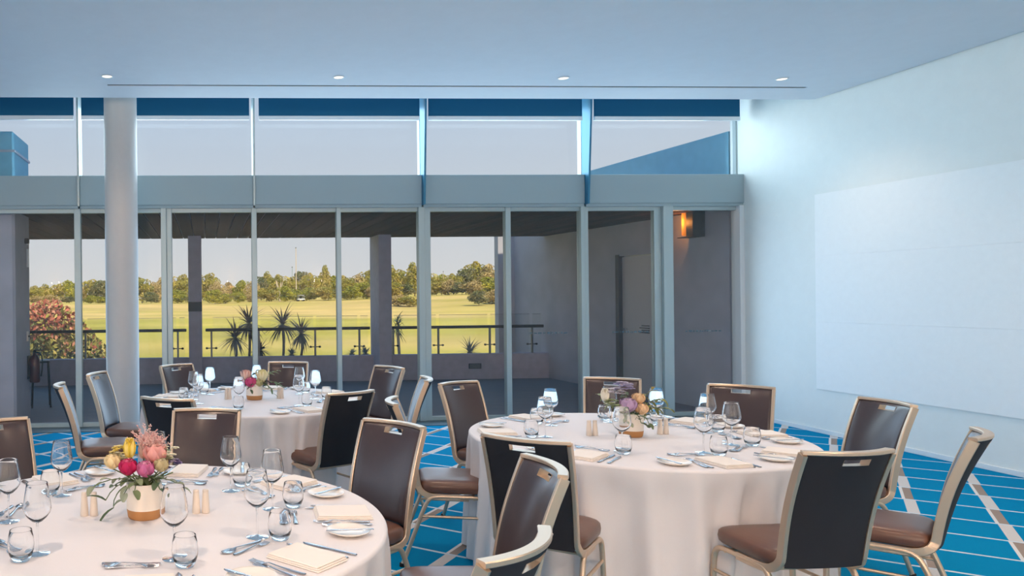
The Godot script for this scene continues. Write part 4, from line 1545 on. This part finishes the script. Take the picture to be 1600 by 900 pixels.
func sprig(called: String, label: String, pot: Vector3, az: float, el: float, l: float, n: int, lw: float, ll: float, color: Color, droop := 0.6) -> void:
	var o := thing(called, label, "foliage", pot + Vector3(0, 0.12, 0))
	var out := Vector3(cos(az), 0, sin(az))
	var pts := []
	var p := Vector3(0, 0, 0)
	for i in 7:
		pts.append(p)
		var e := el - droop * i / 6.0 * 1.6
		p += (out * cos(e) + Vector3.UP * sin(e)) * l / 6.0
	var st := ST()
	tube(st, pts, 0.0018, 5)
	part("twig", st, fmat("stem_green", c8(92, 112, 58)), o)
	for k in n:
		var t := lerpf(2.0, 6.0, float(k) / maxf(1.0, n - 1))
		var b: Vector3 = pts[int(t)]
		st = ST()
		petal(st, b, az + (1.0 if k % 2 == 0 else -1.0) * rng.randf_range(0.4, 1.1), rng.randf_range(-0.5, 0.7), ll, lw, 0.4)
		part("leaf", st, fmat("leaf_%s" % color.to_html(false), color) if k % 3 else fmat("leaf_%s_b" % color.to_html(false), color.lightened(0.15)), o)

func centrepieces() -> void:
	rng.seed = 31
	var st: SurfaceTool
	for t in ["rose", "protea", "lilac"]:
		var c: Vector2 = T[t].c
		var base := W(c.x, TOP + 0.0006, c.y)
		var pot := thing("flower_pot", "white ceramic pot with tan base holding %s" % {"rose": "pink and yellow roses", "protea": "protea and fern", "lilac": "lilac and peach flowers"}[t], "pot", base, 0.0, "flower pots on the tables")
		st = ST()
		lathe(st, [[0.0665, 0.036], [0.067, 0.05], [0.067, 0.128], [0.066, 0.132], [0.062, 0.132], [0.061, 0.126], [0.061, 0.06]], 36)
		part("body", st, M.pot_white, pot)
		st = ST()
		lathe(st, [[0.0, 0.0], [0.058, 0.0], [0.062, 0.006], [0.0665, 0.036]], 36)
		part("tan_base", st, M.pot_tan, pot)
		st = ST()
		lathe(st, [[0.061, 0.11], [0.0, 0.115]], 24)
		part("filling", st, M.soil, pot)
		for s in [-1.0, 1.0]:
			for k in 2:
				var x: float = c.x + s * 0.212 + (k - 0.5) * 0.036 * (1.0 if t != "protea" else 0.75)
				var sh := thing("salt_shaker" if k == 0 else "pepper_shaker", "tapered ivory %s shaker on the %s table, %s side of the pot" % ["salt" if k == 0 else "pepper", t, "wall" if s > 0 else "pier"], "shaker", W(x, TOP + 0.0006, c.y + 0.035), 0.0, "salt and pepper shakers")
				st = ST()
				lathe(st, [[0.0, 0.0], [0.0155, 0.0], [0.0162, 0.003], [0.0115, 0.080], [0.0, 0.080]], 18)
				part("body", st, M.shaker, sh)
				st = ST()
				lathe(st, [[0.0118, 0.080], [0.0118, 0.086], [0.010, 0.089], [0.0, 0.0895]], 18)
				part("cap", st, M.shaker, sh)
	var green := c8(104, 120, 78)
	var sage := c8(140, 150, 124)
	var deep := c8(66, 88, 56)
	# rose table
	var p := W(T.rose.c.x, TOP, T.rose.c.y)
	var mm := 2.6 / 1000.0
	var fl := [["bud", "tulip", "yellow tulip bud above the magenta bloom, rose table", -20, 100, 6, 11, c8(238, 214, 84)], ["rose", "ranunculus", "deep magenta ranunculus in the rose table pot", -21, 76, 20, 13, c8(196, 24, 92)], ["rose", "rose", "mauve pink rose beside the magenta bloom, rose table", 4, 73, 22, 13, c8(206, 110, 160)], ["rose", "rose", "large blush pink rose in the rose table pot", 17, 92, 8, 17, c8(236, 170, 164)], ["plume", "astilbe", "feathery blush astilbe plume topping the rose table pot", 5, 104, 0, 20, c8(232, 178, 172)], ["cluster", "hydrangea", "cream white blossom cluster on the rose table pot", 36, 90, 4, 12, c8(232, 230, 206)], ["rose", "rose", "cream peach rose low at the rose table pot edge", -44, 82, 8, 12, c8(244, 222, 172)], ["cluster", "freesia", "small pale yellow freesia at the rose table pot edge", -36, 94, 4, 9, c8(240, 220, 120)], ["cluster", "statice", "small violet statice sprig in the rose table pot", 42, 74, 12, 10, c8(120, 104, 156)], ["rose", "rose", "olive cream rose near the rim of the rose table pot", 26, 78, 20, 11, c8(196, 182, 140)], ["bud", "rosebud", "pale blush rosebud behind the tulip, rose table", -2, 92, -18, 10, c8(238, 196, 186)], ["rose", "rose", "pale pink rose at the back of the rose table pot", 14, 78, -18, 13, c8(238, 198, 196)], ["cluster", "waxflower", "tiny cream waxflower between tulip and peach rose", -30, 84, -6, 11, c8(236, 226, 190)], ["cluster", "hydrangea", "soft green hydrangea under the cream blossom cluster", 34, 74, 2, 12, c8(190, 196, 150)], ["plume", "astilbe", "second blush astilbe plume leaning over the large rose", 18, 102, 6, 15, c8(236, 190, 184)]]
	for f in fl:
		bloom(f[0], f[1], f[2], p + Vector3(f[3] * mm, f[4] * mm, f[5] * mm), f[6] * mm, f[7], p)
	var sp := [[PI * 0.93, 0.5, 0.20, 6, 0.014, 0.045, sage, 0.7], [PI * 0.80, 0.55, 0.19, 3, 0.010, 0.075, deep, 1.1], [PI * 0.55, 0.9, 0.17, 6, 0.014, 0.04, green, 1.2], [PI * 0.35, 0.9, 0.17, 6, 0.014, 0.042, deep, 1.2], [PI * 0.12, 0.6, 0.17, 6, 0.013, 0.04, sage, 0.9], [-PI * 0.3, 1.0, 0.17, 6, 0.014, 0.04, green, 0.6], [PI * 1.25, 0.9, 0.2, 6, 0.013, 0.045, green, 0.5], [PI * 0.97, 0.25, 0.17, 2, 0.009, 0.085, deep, 1.3], [PI * 0.68, 0.6, 0.16, 5, 0.015, 0.04, sage, 1.2]]
	for q in sp:
		sprig("eucalyptus_sprig", "green eucalyptus sprig spilling from the rose table pot", p, q[0], q[1], q[2], q[3], q[4], q[5], q[6], q[7])
	for o in get_children():
		if String(o.name).begins_with("eucalyptus_sprig"):
			o.set_meta("group", "eucalyptus sprigs of the rose table")
	# lilac table
	p = W(T.lilac.c.x, TOP, T.lilac.c.y)
	mm = 3.6 / 1000.0
	fl = [["rose", "rose", "lilac rose at the centre of the lilac table pot", -10, 50, 10, 13, c8(196, 166, 204)], ["cluster", "hydrangea", "pale lilac hydrangea head above the lilac rose", -12, 72, 0, 13, c8(186, 180, 214)], ["cluster", "sweet_pea", "white lilac sweet pea on the lilac table pot", -26, 68, 4, 10, c8(212, 208, 222)], ["rose", "rose", "upper peach rose on the lilac table pot", 9, 60, 6, 10, c8(240, 204, 158)], ["rose", "rose", "lower peach rose on the lilac table pot", 11, 44, 12, 10, c8(242, 206, 164)], ["bud", "rosebud", "white rosebud on the lilac table pot edge", -42, 66, 0, 8, c8(236, 234, 222)], ["cluster", "statice", "dark violet statice between lilac and peach blooms", 0, 52, 4, 9, c8(90, 70, 110)], ["cluster", "berry_spray", "pale green berry spray low on the lilac table pot", -34, 50, 8, 9, c8(176, 190, 140)]]
	for f in fl:
		bloom(f[0], f[1], f[2], p + Vector3(f[3] * mm, f[4] * mm, f[5] * mm), f[6] * mm, f[7], p)
	sp = [[0.1, 0.75, 0.20, 9, 0.012, 0.06, c8(122, 126, 50), 0.35], [0.35, 0.55, 0.20, 8, 0.012, 0.055, c8(110, 118, 56), 0.5], [-0.3, 0.9, 0.22, 8, 0.011, 0.055, c8(132, 120, 50), 0.3], [0.2, 0.3, 0.15, 6, 0.015, 0.04, green, 1.4], [PI * 0.9, 0.8, 0.18, 7, 0.012, 0.04, green, 0.6], [PI * 0.7, 0.6, 0.15, 6, 0.015, 0.042, sage, 1.2], [PI * 0.5, 0.6, 0.13, 6, 0.016, 0.045, deep, 1.3], [PI * 1.2, 0.9, 0.2, 7, 0.012, 0.04, green, 0.5], [-PI * 0.4, 0.9, 0.2, 7, 0.012, 0.045, deep, 0.4]]
	for q in sp:
		sprig("olive_sprig", "olive green leafy sprig in the lilac table pot", p, q[0], q[1], q[2], q[3], q[4], q[5], q[6], q[7])
	# protea table
	p = W(T.protea.c.x, TOP, T.protea.c.y)
	mm = 5.15 / 1000.0
	fl = [["protea", "protea", "pale yellow protea head on the protea table pot", 12, 35, 2, 10, c8(232, 222, 164)], ["rose", "rose", "bright pink rose on the protea table pot", -6, 27, 9, 9, c8(206, 74, 130)], ["protea", "protea", "blush protea behind the pink rose", -13, 36, 0, 9, c8(226, 178, 168)], ["cluster", "statice", "dark plum statice on the protea table pot", 22, 22, 4, 7, c8(100, 40, 76)], ["rose", "rose", "olive cream rose beside the pale protea", 6, 26, 8, 7, c8(180, 176, 130)], ["cluster", "waxflower", "pinkish waxflower at the protea table pot rim", -20, 27, 4, 6, c8(196, 170, 150)]]
	for f in fl:
		bloom(f[0], f[1], f[2], p + Vector3(f[3] * mm, f[4] * mm, f[5] * mm), f[6] * mm, f[7], p)
	sp = [[0.15, 0.45, 0.24, 12, 0.009, 0.055, c8(96, 128, 92), 0.8], [0.5, 0.35, 0.2, 10, 0.009, 0.05, c8(88, 118, 84), 1.1], [-0.2, 0.7, 0.22, 10, 0.009, 0.05, c8(110, 136, 96), 0.3], [PI * 0.9, 0.7, 0.17, 7, 0.010, 0.04, sage, 0.6], [PI * 0.6, 0.5, 0.14, 6, 0.012, 0.04, deep, 1.1], [-PI * 0.45, 0.8, 0.18, 7, 0.012, 0.045, deep, 0.4]]
	for q in sp:
		sprig("fern_frond", "green fern frond in the protea table pot", p, q[0], q[1], q[2], q[3], q[4], q[5], q[6], q[7])
	for o in get_children():
		for g in [["olive_sprig", "olive sprigs of the lilac table"], ["fern_frond", "fern fronds of the protea table"]]:
			if String(o.name).begins_with(g[0]):
				o.set_meta("group", g[1])

func extras() -> void:
	# lamps on the wall opposite the windows
	for k in 4:
		var o := thing("wall_sconce", "warm fabric wall sconce on the wall opposite the windows", "wall lamp", W(-4.6 + k * 2.7, 1.95, DB), 0.0, "wall sconces opposite the windows")
		var st := ST()
		box(st, Vector3(-0.06, -0.10, -0.02), Vector3(0.06, 0.10, -0.001), 0.004)
		part("back_plate", st, M.chair_metal, o)
		st = ST()
		tube(st, [Vector3(0, 0, -0.02), Vector3(0, 0, -0.14), Vector3(0, 0.05, -0.14)], 0.010, 8)
		part("arm", st, M.chair_metal, o)
		st = ST()
		lathe(st, [[0.12, -0.02], [0.10, 0.24]], 24, Vector3(0, 0, -0.14))
		part("lamp_shade", st, M.shade_glow, o)
		var om := OmniLight3D.new()
		om.name = "sconce_light"
		om.light_color = Color(1.0, 0.85, 0.74)
		om.light_energy = 4.8
		om.light_size = 0.12
		om.omni_range = 30.0
		om.omni_attenuation = 2.0
		om.shadow_enabled = true
		o.add_child(om)
		om.position = Vector3(0, 0.12, -0.14)
